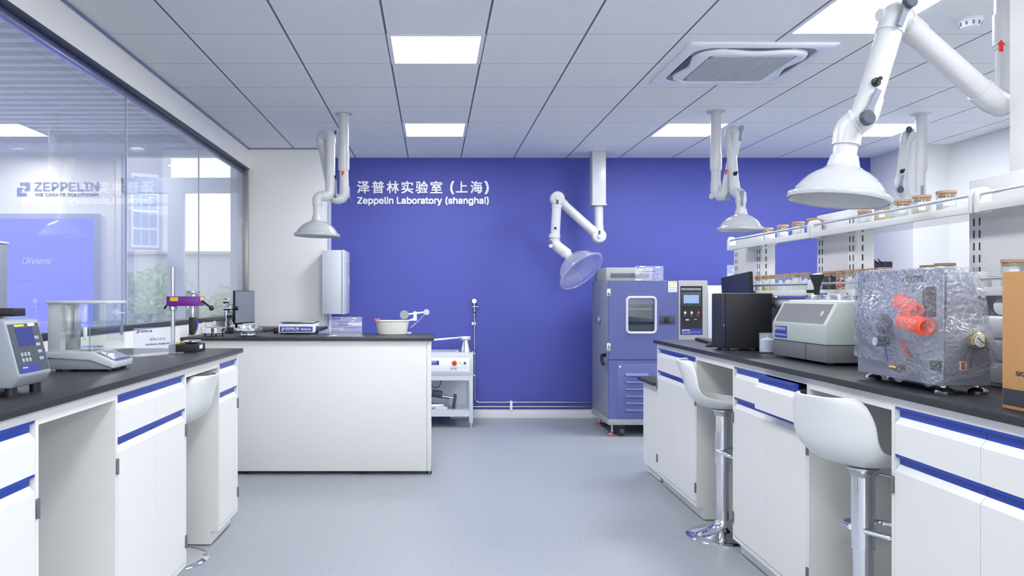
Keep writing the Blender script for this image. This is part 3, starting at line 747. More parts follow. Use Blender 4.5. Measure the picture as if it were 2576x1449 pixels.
def extraction_arm(label, flange, drop, J1, J2, J3, neck, rim, R, r=.039, sleeve=None, knobs=(), strips=(), arrow=None, valve=None, hoodmat=None, Hh=None, lining=True):
    """flange: point on the ceiling; J = (centre on incoming tube, centre on outgoing tube)"""
    t = thing('extraction_arm', label, 'extraction arm', flange, 0, 'white fume extraction arms')
    fx = Vector(flange)
    MB().cyl(fx, fx-Vector((0, 0, .008)), .078, n=36).build('ceiling_flange', M_pipe, t, True)
    a1, b1 = map(Vector, J1); a2, b2 = map(Vector, J2); a3, b3 = map(Vector, J3); nk, rm = Vector(neck), Vector(rim)
    zs = sleeve or fx.z-.5
    MB().cyl(fx-Vector((0, 0, .008)), (fx.x, fx.y, zs+.002), r*1.12, n=32).build('drop_pipe', M_pipe, t, True)
    m = MB(); m.cyl((fx.x, fx.y, zs+.06), (fx.x, fx.y, zs-.075), r*1.25, n=32); m.cyl((fx.x, fx.y, zs-.075), (fx.x, fx.y, zs-.088), r*1.14, n=32); m.build('sleeve', M_pipe, t, True)
    MB().cyl((fx.x, fx.y, zs-.07), a1+Vector((0, 0, .07)), r, n=32).build('lower_pipe', M_pipe, t, True)
    def tubeseg(p, q, s, e):
        d = (q-p).normalized(); return p+d*s, q-d*e
    def elbow(din, a, b, dout, l1, l2, nm='elbow'):
        m = MB(); m.sweep([a-din.normalized()*l1, a, b, b+dout.normalized()*l2], r*1.1, 28, fil=.055, fseg=8)
        w = (b-a)
        if w.length > .02:
            w = w.normalized(); mid_ = (a+b)/2
            m.cyl(mid_-w*.004, mid_+w*.004, r*1.2, n=32)
        return m.build(nm, M_pipe, t, True, angle=50)
    dz = Vector((0, 0, -1)); d12 = b1-a2 if False else (a2-b1); d23 = a3-b2; dh = nk-b3
    elbow(dz, a1, b1, d12, .1, .085); elbow(d12, a2, b2, d23, .085, .085); elbow(d23, a3, b3, dh, .085, min(.075, dh.length*.6))
    p, q = tubeseg(b1, a2, .07, .07); MB().cyl(p, q, r, n=32).build('lower_arm', M_pipe, t, True)
    p, q = tubeseg(b2, a3, .07, .07); MB().cyl(p, q, r, n=32).build('upper_arm', M_pipe, t, True)
    ax = (nk-rm); Hh = Hh or ax.length*.8; axn = ax.normalized()
    MB().cyl(b3+dh.normalized()*.04, rm+axn*(Hh+.014), r*.93, n=32).build('hood_pipe', M_pipe, t, True)
    m = MB(); m.cyl(rm+axn*(Hh+.052), rm+axn*Hh, r*1.06, r*1.34, n=32); m.build('hood_collar', M_pipe, t, True)
    h = hood_into(MB(), rm, ax, R, Hh, r*1.25).build('hood', hoodmat or M_hood, t, True, angle=50, recalc=False)
    if lining: hood_into(MB(), rm, ax, R, Hh, r*1.1, True).build('hood_lining', M_hoodin, h, True)
    for c, d, rr, L, mt in knobs:
        d = Vector(d).normalized(); MB().cyl(Vector(c)-d*.004, Vector(c)+d*L, rr, n=24, bev=.003).build('joint_knob', MATS[mt], t, True)
    for c, d, n, L, r0, r1 in strips: paddle(MB(), c, d, n, L, r0, r1).build('grip_strip', M_grip, t, True)
    if arrow: arrow_into(MB(), arrow[0], (0, 0, 1), arrow[1], arrow[2]).build('flow_arrow', M_red, t, True)
    if valve:
        c, n = Vector(valve[0]), Vector(valve[1]).normalized()
        m = MB(); m.cyl(c-n*.004, c+n*.008, .017, n=24); u = n.orthogonal().normalized(); m.cyl(c+n*.01-u*.02, c+n*.02+u*.022, .008, .005, n=12); m.build('damper_knob', M_black, t, True)
    return t
# --- over the island, in front of the lettering
fl = G(864.8, 285, ZC); Ya = fl.y
J1 = (P(866.5, 500, Ya), P(838, 502, Ya-.02)); J2 = (P(806, 342, Ya-.04), P(832, 338, Ya-.12)); J3 = (P(831, 492, Ya-.22), P(799, 494, Ya-.24))
extraction_arm('white folded extraction arm hanging over the island at left', fl, None, J1, J2, J3, P(798.5, 560, Ya-.24), P(797.5, 594, Ya-.24), .192, sleeve=P(0, 404, Ya).z,
   knobs=[(P(842.5, 333, Ya-.125), (1, 0, 0), .017, .014, 'slate_knob'), (P(843, 493, Ya-.22), (1, -.2, 0), .018, .012, 'slate_knob'), (P(879, 502, Ya), (1, -.2, 0), .018, .012, 'slate_knob')],
   strips=[(P(845, 492, Ya-.23), (-.02, 0, 1), (1, -.4, 0), .13, .012, .006), (P(878, 500, Ya-.005), (0, 0, 1), (1, -.4, 0), .1, .012, .006)],
   arrow=(P(862, 434.5, Ya-.043), (1, 0, 0), .04), valve=(P(842, 445, Ya-.19), (1, -.3, .1)), Hh=.12)
# --- beside the blue chamber, clear hood on a square column
Yb = 8.5; tp = P(1507.5, 383, Yb-.075); fl = Vector((tp.x, Yb, ZC))
t = thing('extraction_arm', 'extraction arm with clear plastic hood on a square white column', 'extraction arm', fl, 0, 'white fume extraction arms')
zb = P(0, 555-34, Yb-.075).z
MB().box((fl.x-.074, Yb-.075, zb+.03), (fl.x+.074, Yb+.075, ZC), .006).build('square_column', M_pipe, t, True)
MB().box((fl.x-.082, Yb-.083, zb+.02), (fl.x+.082, Yb+.083, zb+.036), .004).build('column_collar', M_pipe, t, True)
rB = .049; j1a = P(1506, 594, Yb); j1b = P(1506, 594, Yb-.09); j2b = P(1401.5, 500, Yb-.09); j2a = P(1401.5, 500, Yb-.19); j3a = P(1396, 604, Yb-.19)
MB().cyl((j1a.x, Yb, zb+.03), (j1a.x, Yb, j1a.z+.07), rB, n=32).build('lower_pipe', M_pipe, t, True)
def jcase(c, tubes, y0, y1, rr=.075):
    m = MB(); m.cyl((c.x, y0, c.z), (c.x, y1, c.z), rr, n=36, bev=.015)
    for d, L, yy in tubes: q_ = Vector((c.x, yy, c.z)); m.cyl(q_, q_+Vector(d).normalized()*L, rB*1.1, n=32)
    return m.build('elbow', M_pipe, t, True)
dA = (j2b-j1b); dB = (j3a-j2a)
jcase(j1a, [((0, 0, 1), .12, Yb)], Yb-.055, Yb+.05); jcase(j1b, [(dA, .11, Yb-.09)], Yb-.145, Yb-.05)
jcase(j2b, [(-dA, .11, Yb-.09)], Yb-.145, Yb-.045); jcase(j2a, [(dB, .1, Yb-.19)], Yb-.245, Yb-.14)
MB().cyl(j1b+dA.normalized()*.07, j2b-dA.normalized()*.07, rB, n=32).build('lower_arm', M_pipe, t, True)
MB().cyl(j2a+dB.normalized()*.07, j3a+dB.normalized()*.0, rB, n=32).build('upper_arm', M_pipe, t, True)
m = MB(); m.cyl(P(1395.5, 589, Yb-.19), P(1395, 599, Yb-.19), rB*1.2, n=32); m.build('clamp_band', M_pipe, t, True)
jb = P(1402, 620, Yb-.2); nk = P(1428, 640, Yb-.22)
MB().sweep([j3a, P(1395, 612, Yb-.19), jb, nk], rB*1.18, 28, fil=.06, fseg=8).build('elbow', M_pipe, t, True)
rm = P(1464, 684, Yb-.36)
ax = (P(1421, 633, Yb-.21)-rm); Hh = .2
MB().cyl(P(1419, 631, Yb-.21), rm+ax.normalized()*(Hh+.01), rB, n=32).build('hood_pipe', M_pipe, t, True)
m = MB(); m.cyl(P(1423, 636, Yb-.215), P(1426, 640, Yb-.22), rB*1.22, n=32); m.build('clamp_band', M_pipe, t, True)
h = hood_into(MB(), rm, ax, .27, Hh, rB*1.1).build('clear_hood', M_hoodclear, t, True, angle=60, recalc=False)
for px, py, s, yy in ((1402, 498.5, -1, Yb-.245), (1508, 594.5, 1, Yb-.145), (1385, 619, 1, Yb-.25)):
    c = P(px, py, yy); MB().cyl(c, c-Vector((0, .02, 0)), .02, n=20, bev=.003).build('joint_knob', M_pipe, t, True)
    MB().box((c.x-.011, c.y-.006, c.z), (c.x+.011, c.y, c.z+s*.062), .002).build('lever_slot', M_dark, t, True)
for px, py, rr in ((1397, 574, .014), (1395.5, 594, .008)):
    c = P(px, py, Yb-.19-rB); MB().cyl(c+Vector((0, .012, 0)), c-Vector((0, .008, 0)), rr, n=16).build('damper_knob', M_black, t, True)
# --- right bench, far
fl = G(1801, 279, ZC); Ya = fl.y
J1 = (P(1800.5, 488, Ya), P(1822, 494, Ya-.06)); J2 = (P(1857, 330, Ya-.16), P(1835, 330, Ya-.10)); J3 = (P(1849, 484, Ya-.18), P(1864, 487, Ya-.27))
extraction_arm('white extraction arm whose hood hangs over the far end of the right bench', fl, None, J1, J2, J3, P(1864, 540, Ya-.27), P(1863, 580, Ya-.27), .186, sleeve=P(0, 404, Ya).z,
   strips=[(P(1830, 500, Ya-.10), (.15, 0, 1), (.3, -1, 0), .12, .02, .007), (P(1866, 321, Ya-.2), (-.1, 0, -1), (.4, -1, 0), .11, .02, .008), (P(1867, 484, Ya-.315), (0, 0, -1), (.4, -1, 0), .11, .02, .008)],
   knobs=[(P(1791, 494, Ya), (-1, -.2, 0), .024, .016, 'white_duct_plastic')], arrow=(P(1826, 432, Ya-.16), (.7, -.7, 0), .045), valve=(P(1849, 437, Ya-.2), (.3, -1, 0)), Hh=.125)
# --- right bench, near: the big one
Yd = 3.36; fl = Vector((P(2537, 0, Yd).x, Yd, ZC))
J1 = (P(2536, 262, Yd), P(2500, 258, Yd-.10)); J2 = (P(2271, 55, Yd-.16), P(2252, 34, Yd-.30)); J3 = (P(2172, 300, Yd-.34), P(2135, 318, Yd-.31))
extraction_arm('large white extraction arm nearest the camera at upper right', fl, None, J1, J2, J3, P(2118, 440, Yd-.31), P(2109, 505, Yd-.31), .187, r=.046, sleeve=P(0, 70, Yd).z,
   knobs=[(P(2178, 298, Yd-.40), (.25, -1, .1), .029, .02, 'slate_knob'), (P(2285, 4, Yd-.37), (.25, -1, .1), .029, .02, 'slate_knob'), (P(2222, 38, Yd-.3), (-1, -.2, 0), .025, .02, 'white_duct_plastic')],
   strips=[(P(2178, 298, Yd-.395), (.13, 0, .30), (.25, -1, 0), .12, .027, .0115), (P(2285, 4, Yd-.37), (-.13, 0, -.34), (.3, -1, 0), .10, .027, .0115)],
   arrow=(P(2518, 115, Yd-.055), (1, 0, 0), .05), valve=(P(2203, 207, Yd-.375), (.2, -1, .1)), Hh=.125)
# --- beyond the right bench
fl = G(2317, 287, ZC); Ye = fl.y
J1 = (P(2315, 500, Ye), P(2293, 506, Ye-.06)); J2 = (P(2296, 345, Ye-.08), P(2281, 337, Ye-.17)); J3 = (P(2262, 472, Ye-.22), P(2278, 492, Ye-.18))
extraction_arm('white extraction arm standing out behind the jars at far right', fl, None, J1, J2, J3, P(2281, 520, Ye-.18), P(2281, 549, Ye-.18), .186, sleeve=P(0, 404, Ye).z,
   knobs=[(P(2264, 477, Ye-.27), (.2, -1, .1), .029, .014, 'slate_knob'), (P(2286, 326, Ye-.215), (.2, -1, .1), .028, .014, 'slate_knob')],
   strips=[(P(2264, 476, Ye-.265), (.06, 0, .3), (.2, -1, 0), .12, .028, .009), (P(2286, 326, Ye-.21), (-.05, 0, -.3), (.2, -1, 0), .11, .027, .009), (P(2320, 502, Ye-.045), (0, 0, 1), (.3, -1, 0), .12, .022, .01)],
   arrow=(P(2303, 436, Ye-.035), (.9, -.6, 0), .045), valve=(P(2269, 431, Ye-.245), (.2, -1, .1)), Hh=.125)
M_footred = mat('brick_red_rubber', rgb(196, 84, 62), .6)
# ================================================================== AT THE BLUE WALL
# electrical box on the side of the white pier
y0, y1 = 8.12, 8.64; xw = -1.156; z0, z1 = P(0, 790, y0).z, P(0, 629, y0).z
eb = thing('electrical_box', 'pale grey metal electrical box on the edge of the white pier', 'electrical box', (xw, 8.38, z0))
MB().box((xw+.0005, y0, z0), (xw+.205, y1, z1), .003).build('casing', M_box, eb, True)
MB().box((xw+.208, y0-.004, z0-.003), (xw+.232, y1+.004, z1+.003), .003).build('door', M_box, eb, True)
c = P(874, 656, 8.34); m = MB(); m.cyl((xw+.232, 8.33, c.z), (xw+.262, 8.33, c.z), .011, n=16); l = m.build('lock', M_chrome, eb, True)
MB().cyl((xw+.262, 8.33, c.z), (xw+.275, 8.33, c.z), .013, n=16).build('lock_button', M_red, l, True)
MB().box((xw+.232, 8.56, c.z-.25), (xw+.234, 8.61, c.z-.17)).build('label', M_letter, eb, True)
rl = MB().box((xw+.0005, 8.40, ZT+.0005), (xw+.018, 8.50, z0-.005)); o = rl.build('slotted_rail', M_box); MB().box((xw+.0005, 8.40, z1+.005), (xw+.018, 8.50, ZC-.002)).build('upper_section', M_box, o)
s_ = MB()
z = 1.85
while z < 2.0: s_.box((xw+.0175, 8.435, z), (xw+.019, 8.465, z+.012)); z += .028
s_.build('slot_row', M_inkdark, o); tag(o, 'pale grey slotted rail up the edge of the white pier', 'rail')
# gas outlet and pipes on the wall
px_ = P(1194, 0, YB-.03).x
def wp(px, py, d=.03): return P(px, py, YB-d)
g = thing('gas_regulator', 'small chrome gas gauge and valve on thin pipe on the blue wall', 'gauge', wp(1193, 800))
MB().sweep([wp(1193.5, 790), wp(1194.5, 1012), wp(1500, 1012)], .0075, 12, fil=.06).build('pipe', M_steel, g, True)
m = MB(); m.cyl(wp(1193, 757.5, .02), wp(1193, 757.5, .055), .028, n=28, bev=.004); gd = m.build('gauge_case', M_chrome, g, True)
m = MB(); m.cyl(wp(1193, 757.5, .055), wp(1193, 757.5, .0565), .023, n=28); m.build('dial', M_paper, gd, True)
a = wp(1193, 757.5, .0575); MB().box((a.x-.001, a.y-.001, a.z-.004), (a.x+.001, a.y, a.z+.016)).build('needle', M_inkdark, gd, True)
m = MB(); m.cyl(wp(1193, 764), wp(1193, 776), .006, n=12); m.sphere(wp(1193.5, 772), .019, 18); m.cyl(wp(1188, 771.5), wp(1204, 771.5), .006, n=12); m.cyl(wp(1193.5, 776), wp(1193.5, 800), .009, n=12); m.cyl(wp(1193.5, 788), wp(1193.5, 799), .014, .008, n=12)
m.build('valve_body', M_chrome, g, True)
a = wp(1193.5, 786, .045); MB().box((a.x-.018, a.y-.012, a.z-.008), (a.x+.018, a.y+.012, a.z+.008), .003).build('valve_handle', M_black, g, True)
a = wp(1192, 814, .012); MB().box((a.x-.024, a.y-.012, a.z-.016), (a.x+.024, a.y+.008, a.z+.016), .003).build('pipe_clip', M_letter, g, True)
a = wp(1285.5, 1012, .02)
MB().box((a.x-.014, YB-.045, a.z-.028), (a.x+.014, YB, a.z+.016), .003).build('pipe_clip', M_letter, g, True)
p2_ = MB().sweep([wp(1090, 1023), wp(1500, 1023)], .0075, 12).build('wall_pipe', M_steel); tag(p2_, 'lower thin steel pipe along the foot of the blue wall', 'pipe')
MB().box((a.x-.014, YB-.045, wp(0, 1031).z), (a.x+.014, YB, wp(0, 1018).z), .003).build('pipe_clip', M_letter, p2_)
# steel trolley with shear tester
Yc = 8.22; kc = Yc/F
def cp_(px, py, d=0.0): return P(px, py, Yc+d)
xr_c = cp_(1190, 0).x; xl_c = xr_c-.72; zt_c = cp_(0, 888).z
tr = thing('shear_tester_trolley', 'pale grey steel frame trolley with shear tester beside the white island', 'trolley', ((xl_c+xr_c)/2, Yc, 0))
for x in (xl_c, xr_c-.04):
    for y in (Yc, Yc+.5):
        lg_ = MB().box((x, y, .05), (x+.04, y+.04, zt_c), .002).build('leg', M_box, tr, True)
        MB().cyl((x+.02, y+.02, 0), (x+.02, y+.02, .05), .017, n=20).build('foot', M_steel, lg_, True)
def zc_(py): return cp_(0, py).z
m = MB()
for za, zb in ((943, 957), (1033, 1048)):
    m.box((xl_c+.04, Yc+.002, zc_(zb)), (xr_c-.04, Yc+.04, zc_(za))); m.box((xl_c+.04, Yc+.5, zc_(zb)), (xr_c-.04, Yc+.538, zc_(za)))
m.box((xl_c+.04, Yc+.04, zc_(1036)), (xr_c-.04, Yc+.5, zc_(1033))); m.build('frame_rail', M_box, tr, True)
MB().box((xl_c+.042, Yc+.505, zc_(1033)), (xr_c-.042, Yc+.51, zc_(957))).build('back_panel', M_box, tr, True)
MB().box((xl_c-.002, Yc-.004, zc_(943)), (xr_c+.002, Yc+.545, zt_c), .004).build('tester_housing', M_box, tr, True)
fp = MB().box((xl_c+.03, Yc-.0065, zc_(935)), (xr_c-.04, Yc-.004, zc_(900)), .001).build('control_panel', M_letter, tr, True)
bt = cp_(1143, 913, -.006); MB().lathe([(.028, 0), (.028, .006), (.02, .006)], 28, Matrix.Translation(bt) @ Matrix.Rotation(PI/2, 4, 'X')).build('button_ring', M_yellow, fp, True)
MB().lathe([(.016, .004), (.024, .02), (.022, .032), (.001, .036)], 28, Matrix.Translation(bt) @ Matrix.Rotation(PI/2, 4, 'X')).build('stop_button', M_red, fp, True)
m = MB(); a = cp_(1169.5, 913.5, -.006); m.cyl(a, a-Vector((0, .014, 0)), .013, n=20); a = cp_(1158, 913, -.006); m.cyl(a, a-Vector((0, .004, 0)), .005, n=12); m.build('selector_knob', M_dark, fp, True)
m = MB(); a = cp_(1134, 930, -.007); text_into(m, 'RST', a, (1, 0, 0), (0, 0, 1), 7*kc, 4*kc, .02); text_into(m, '01', cp_(1143, 930, -.007), (1, 0, 0), (0, 0, 1), 6*kc, 4*kc, .03)
m.box(cp_(1133, 925.2, -.007), cp_(1177, 924.9, -.0068)); m.build('lettering', M_inkdark, fp, True)
a0, a1 = cp_(1060, 918.5, -.0075), cp_(1104.5, 907.5, -.0055); nl = MB().box(a0, a1, .001).build('name_label', M_navy, tr, True)
m = MB(); text_into(m, 'ZEPPELIN', cp_(1078, 912, -.0085), (1, 0, 0), (0, 0, 1), 19*kc, 3*kc, .04); text_into(m, 'Ring Shear Tester', cp_(1078, 916.8, -.0085), (1, 0, 0), (0, 0, 1), 23*kc, 2*kc); m.build('lettering', M_letter, nl, True)
cn = cp_(1171.5, 888, .16)
MB().lathe([(.075, 0), (.075, .01), (.04, .1), (.036, .115), (.036, .13)], 32, Matrix.Translation((cn.x, cn.y, zt_c))).build('cone', M_alu, tr, True)
hz = P(0, 856, Yc+.16).z
MB().box((cn.x-.06, cn.y-.04, zt_c+.128), (cn.x+.05, cn.y+.04, zt_c+.17), .004).build('clamp_block', M_steel, tr, True)
m = MB(); m.cyl((cn.x-.06, cn.y-.02, zt_c+.158), (cn.x-.42, cn.y-.02, zt_c+.13), .006, n=12); m.cyl((cn.x-.06, cn.y+.02, zt_c+.15), (cn.x-.42, cn.y+.02, zt_c+.115), .006, n=12); m.build('tie_rod', M_steel, tr, True)
MB().box((cn.x-.43, cn.y-.03, zt_c-.0005), (cn.x-.38, cn.y+.03, zt_c+.14), .003).build('load_bracket', M_steel, tr, True)
MB().lathe([(.02, 0), (.02, .028), (.016, .032), (.001, .033)], 20, Matrix.Translation((cp_(1147, 0, .1).x, Yc+.1, zt_c))).build('adjust_knob', M_chrome, tr, True)
for py in (888, 944): a = cp_(1191, py, .06); MB().lathe([(.001, 0), (.028, .002), (.03, .016), (.012, .03), (.001, .03)], 24, Matrix.Translation((xr_c+.012, Yc+.06, zc_(py)-.015)), cap0=False, cap1=False).build('side_knob', M_chrome, tr, True)
# things lying on the trolley shelf
sx = cp_(1085, 0).x
dv = thing('drive_unit', 'grey steel drive unit lying tilted on the trolley shelf', 'machine part', (sx+.05, Yc+.2, zc_(1033)))
z5 = zc_(1033)
MB().box((sx-.1, Yc+.12, z5), (sx+.14, Yc+.3, z5+.05), .004).build('base_block', M_steel, dv, True)
R = Matrix.Translation((sx+.02, Yc+.2, z5+.09)) @ Matrix.Rotation(math.radians(8), 4, 'Y')
MB().box((-.16, -.07, -.035), (.17, .07, .035), .004, M=R).build('housing', M_side, dv, True)
MB().box((-.02, -.05, .036), (.09, .05, .10), .006, M=R).build('motor', M_dark, dv, True)
m = MB(); m.cyl(R @ Vector((.09, 0, .05)), R @ Vector((.24, 0, .05)), .013, n=14); m.build('shaft', M_chrome, dv, True)
MB().box((.215, -.07, -.085), (.245, .07, .085), .004, M=R).build('end_plate', M_dark, dv, True)
MB().box((sx+.04, Yc+.06, z5+.0005), (sx+.17, Yc+.11, z5+.03), .003).build('loose_bar', M_box, dv, True)
tag(MB().sweep([Vector((sx+.05+.055*math.cos(a*.35), Yc+.46, zc_(975)+.06*math.sin(a*.35)+.0003*a)) for a in range(0, 22)]+[Vector((sx+.02, Yc+.45, zc_(960))), Vector((sx-.02, Yc+.45, zc_(957.5)))], .004, 8).build('coiled_cable', M_dark), 'thin dark cable looped behind the drive unit in the trolley', 'cable')
# ------------------------------------------------------------------ climate chamber
YH = 7.70; kh = YH/F
def hp(px, py, d=0.0): return P(px, py, YH+d)
hx0, hx1, hx2 = hp(1531, 0).x, hp(1706, 0).x, hp(1779, 0).x
zb_, zt_ = hp(0, 1054).z, hp(0, 706).z
ch = thing('climate_chamber', 'large violet blue climate test chamber against the blue wall', 'test chamber', ((hx0+hx2)/2, YH, 0))
MB().box((hx0, YH+.02, zb_), (hx2-.004, YH+.79, zt_), .004).build('cabinet', M_side, ch, True)
MB().box((hx0-.004, YH-.008, hp(0, 1069).z), (hx2, YH+.8, zb_-.0005), .004).build('base_frame', M_warm, ch, True)
zs_ = hp(0, 905).z
MB().box((hx0+.002, YH-.004, zs_-.003), (hx1-.004, YH+.02, zs_+.003)).build('door_seal', M_black, ch, True)
# door with window
wx0, wx1, wz0, wz1 = hp(1580, 0).x, hp(1645, 0).x, hp(0, 833.5).z, hp(0, 751.5).z
m = MB(); xa_, xb_ = hx0+.001, hx1-.003; za_ = zs_+.003
for a, b in (((xa_, za_), (wx0, zt_)), ((wx1, za_), (xb_, zt_)), ((wx0, za_), (wx1, wz0)), ((wx0, wz1), (wx1, zt_))):
    m.box((a[0], YH-.01, a[1]), (b[0], YH+.0195, b[1]))
dr_ = m.build('door', M_chamber, ch, True)
fr_ = MB(); lo = [Vector((p.x+(wx0+wx1)/2, 0, p.y+(wz0+wz1)/2)) for p in rounded((wx1-wx0)/2+.014, (wz1-wz0)/2+.014, .035, 0)]
path = lo+[lo[0]]
fr_.sweep([Vector((p.x, YH-.012, p.z)) for p in path], .012, 10, caps=False); fr_.build('window_frame', M_box, dr_, True)
MB().box((wx0, YH+.001, wz0), (wx1, YH+.004, wz1)).build('window_pane', M_jar, dr_, True)
m = MB(); m.box((wx0, YH+.005, hp(0, 766).z), (wx1, YH+.008, wz1)); m.build('blind_strip', M_chamber, dr_, True)
m = MB(); m.box((wx0, YH+.0195-.002, wz0), (wx1, YH+.0198, hp(0, 766).z)); m.build('dark_interior', M_glassdark, ch, True)
m = MB(); zz = hp(0, 776).z; m.box((wx0, YH+.009, zz-.012), (wx1-.02, YH+.015, zz)); m.cyl((wx0+.045, YH+.01, wz0+.02), (wx0+.045, YH+.01, wz0+.13), .03, .028, n=20) if False else None; m.build('inner_shelf', M_side, ch, True)
lt = MB().box(hp(1659, 816, -.013), hp(1698, 794, -.01), .001).build('latch_recess', M_dark, dr_, True)
MB().box(hp(1671, 812, -.02), hp(1682, 797, -.012), .002).build('latch_grip', M_black, dr_, True)
for py in (736, 873): MB().box((hx0-.02, YH-.016, hp(0, py+10).z), (hx0+.018, YH-.008, hp(0, py-10).z), .003).build('hinge', M_chrome, dr_, True)
lb = MB().box(hp(1681, 735, -.0115), hp(1703, 707.5, -.01)).build('warning_label', M_paper, dr_, True)
MB().box(hp(1682, 711.5, -.0122), hp(1702, 709, -.0112)).box(hp(1682, 724, -.0122), hp(1702, 721.5, -.0112)).build('warning_band', M_yellow, lb, True)
m = MB()
v = [hp(1683.5, 718.5, -.0122), hp(1687.5, 718.5, -.0122), hp(1685.5, 714.5, -.0122)]; m._new(v, [(0, 1, 2)]); c_ = hp(1686, 729.5, -.0122)
m.sweep([c_+Vector((.010*math.cos(a*.4), 0, .010*math.sin(a*.4))) for a in range(17)], .0012, 6, caps=False); m.sweep([c_+Vector((-.007, 0, .007)), c_+Vector((.007, 0, -.007))], .0012, 6)
for py in (714, 716, 726, 729, 732): m.box(hp(1690, py+.5, -.0122), hp(1701, py, -.0115))
m.build('warning_symbol', M_grip, lb, True)
# lower service panel
lp = MB().box((hx0+.001, YH-.008, zb_), (hx1-.003, YH+.0195, zs_-.003)).build('lower_panel', M_chamber, ch, True)
MB().box(hp(1553, 1053, -.011), hp(1702, 915, -.008), .001).build('service_cover', M_chamber, lp, True)
m = MB()
for py in (942, 959.5, 977, 995, 1012.5, 1030): m.prism([(YH-.011, hp(0, py+3.5).z), (YH-.03, hp(0, py+3).z), (YH-.011, hp(0, py-3.5).z)], 0, hp(1573, 0).x, hp(1630, 0).x)
m.build('louvre', M_chamber, lp, True)
m = MB(); m.cyl(hp(1560, 922.5, -.011), hp(1560, 922.5, -.014), .008, n=14); m.build('quarter_turn_screw', M_chrome, lp, True)
# control tower
ct = MB().box((hx1, YH-.012, zb_), (hx2, YH+.0195, zt_+.002), .004).build('control_tower', M_warm, ch, True)
MB().box(hp(1711.5, 842, -.014), hp(1767, 719.5, -.012)).build('control_panel', M_black, ct, True)
m = MB(); m.box(hp(1714, 771, -.019), hp(1763.5, 735, -.014), .002); m.build('screen_bezel', M_dark, ct, True)
MB().box(hp(1720, 763, -.0205), hp(1758, 742, -.019)).build('touch_screen', M_lcd, ct, True)
for px, mt in ((1722.5, M_chrome), (1739, M_chrome), (1756, M_red)):
    c_ = hp(px, 787, -.014); MB().cyl(c_, c_-Vector((0, .018, 0)), .0135, n=20, bev=.003).build('push_button', mt, ct, True)
m = MB(); text_into(m, '可程式恒温恒湿试验箱', hp(1713, 730, -.0155), (1, 0, 0), (0, 0, 1), 50*kh, 5.2*kh, .0)
for px in (1722.5, 1739, 1755): m.box(hp(px-2, 794, -.0155), hp(px+2, 793, -.0145))
m.box(hp(1725, 806, -.0155), hp(1733, 803, -.0145)); m.box(hp(1746, 804, -.0155), hp(1753, 803, -.0145))
m.build('panel_lettering', M_letter, ct, True)
nl = MB().box(hp(1713.5, 841, -.0155), hp(1766, 827, -.014)).build('name_label', M_navy, ct, True)
m = MB(); logo_into(m, hp(1716, 832.5, -.016), (1, 0, 0), (0, 0, 1), 3.4*kh, 3.6*kh); text_into(m, 'ZEPPELIN', hp(1720.5, 832, -.0165), (1, 0, 0), (0, 0, 1), 15*kh, 2.8*kh, .04)
text_into(m, 'Micro-computer Temperature and', hp(1716, 836.8, -.0165), (1, 0, 0), (0, 0, 1), 47*kh, 2.6*kh); text_into(m, 'Humidity Tester', hp(1716, 840, -.0165), (1, 0, 0), (0, 0, 1), 22*kh, 2.6*kh); m.build('lettering', M_letter, nl, True)
# side fittings, top unit, feet
c_ = P(1513, 803, YH+.4); xs = hx0
m = MB(); m.cyl((xs, YH+.4, c_.z), (xs-.03, YH+.4, c_.z), .045, n=28, bev=.006); m.build('cable_port', M_steel, ch, True)
MB().sweep([(xs, YH+.12, hp(0, 895).z), (xs-.05, YH+.1, hp(0, 896).z), (xs-.06, YH+.02, hp(0, 910).z), (xs-.055, YH-.02, hp(0, 916).z)], .017, 14, fil=.03).build('side_handle', M_black, ch, True)
tu = MB().box((hp(1525, 0, .2).x, YH+.2, zt_+.0005), (hp(1641, 0, .2).x, YH+.78, P(0, 673, YH+.2).z), .006).build('top_unit', M_warm, ch, True)
m = MB()
for k_ in range(34):
    px = 1536+k_*2.85
    if 1618 > px or px > 1597: m.box(P(px, 699, YH+.1985), P(px+1.5, 687.5, YH+.1995))
m.build('vent_slots', M_inkdark, tu, True)
for px, d in ((1528, .02), (1503, .62)):
    b_ = P(px, 1078 if d < .1 else 1052, YH+d); fx_ = hx0+.055
    m = MB(); m.cyl((fx_, YH+d+.07, .03), (fx_, YH+d+.07, hp(0, 1068).z), .012, n=14); f_ = m.build('levelling_foot', M_steel, ch, True)
    MB().lathe([(.05, 0), (.052, .012), (.048, .016)], 28, Matrix.Translation((fx_, YH+d+.07, 0))).build('foot_pad', M_footred, f_, True); MB().lathe([(.047, .016), (.036, .028), (.014, .034)], 28, Matrix.Translation((fx_, YH+d+.07, 0))).build('foot_disc', M_steel, f_, True)
for x in (hx0+.14, hx2-.14):
    for y in (YH+.06, YH+.70):
        m = MB(); m.box((x-.03, y-.02, .075), (x+.03, y+.03, hp(0, 1069).z), .004); m.box((x-.032, y-.03, .03), (x-.026, y+.04, .09)); m.box((x+.026, y-.03, .03), (x+.032, y+.04, .09)); f_ = m.build('caster', M_black, ch, True)
        m = MB(); m.cyl((x-.024, y, .043), (x+.024, y, .043), .042, n=28, bev=.008); m.build('wheel', M_dark, f_, True); m = MB(); m.cyl((x-.025, y, .043), (x+.025, y, .043), .02, n=20); m.build('wheel_hub', M_box, f_, True)
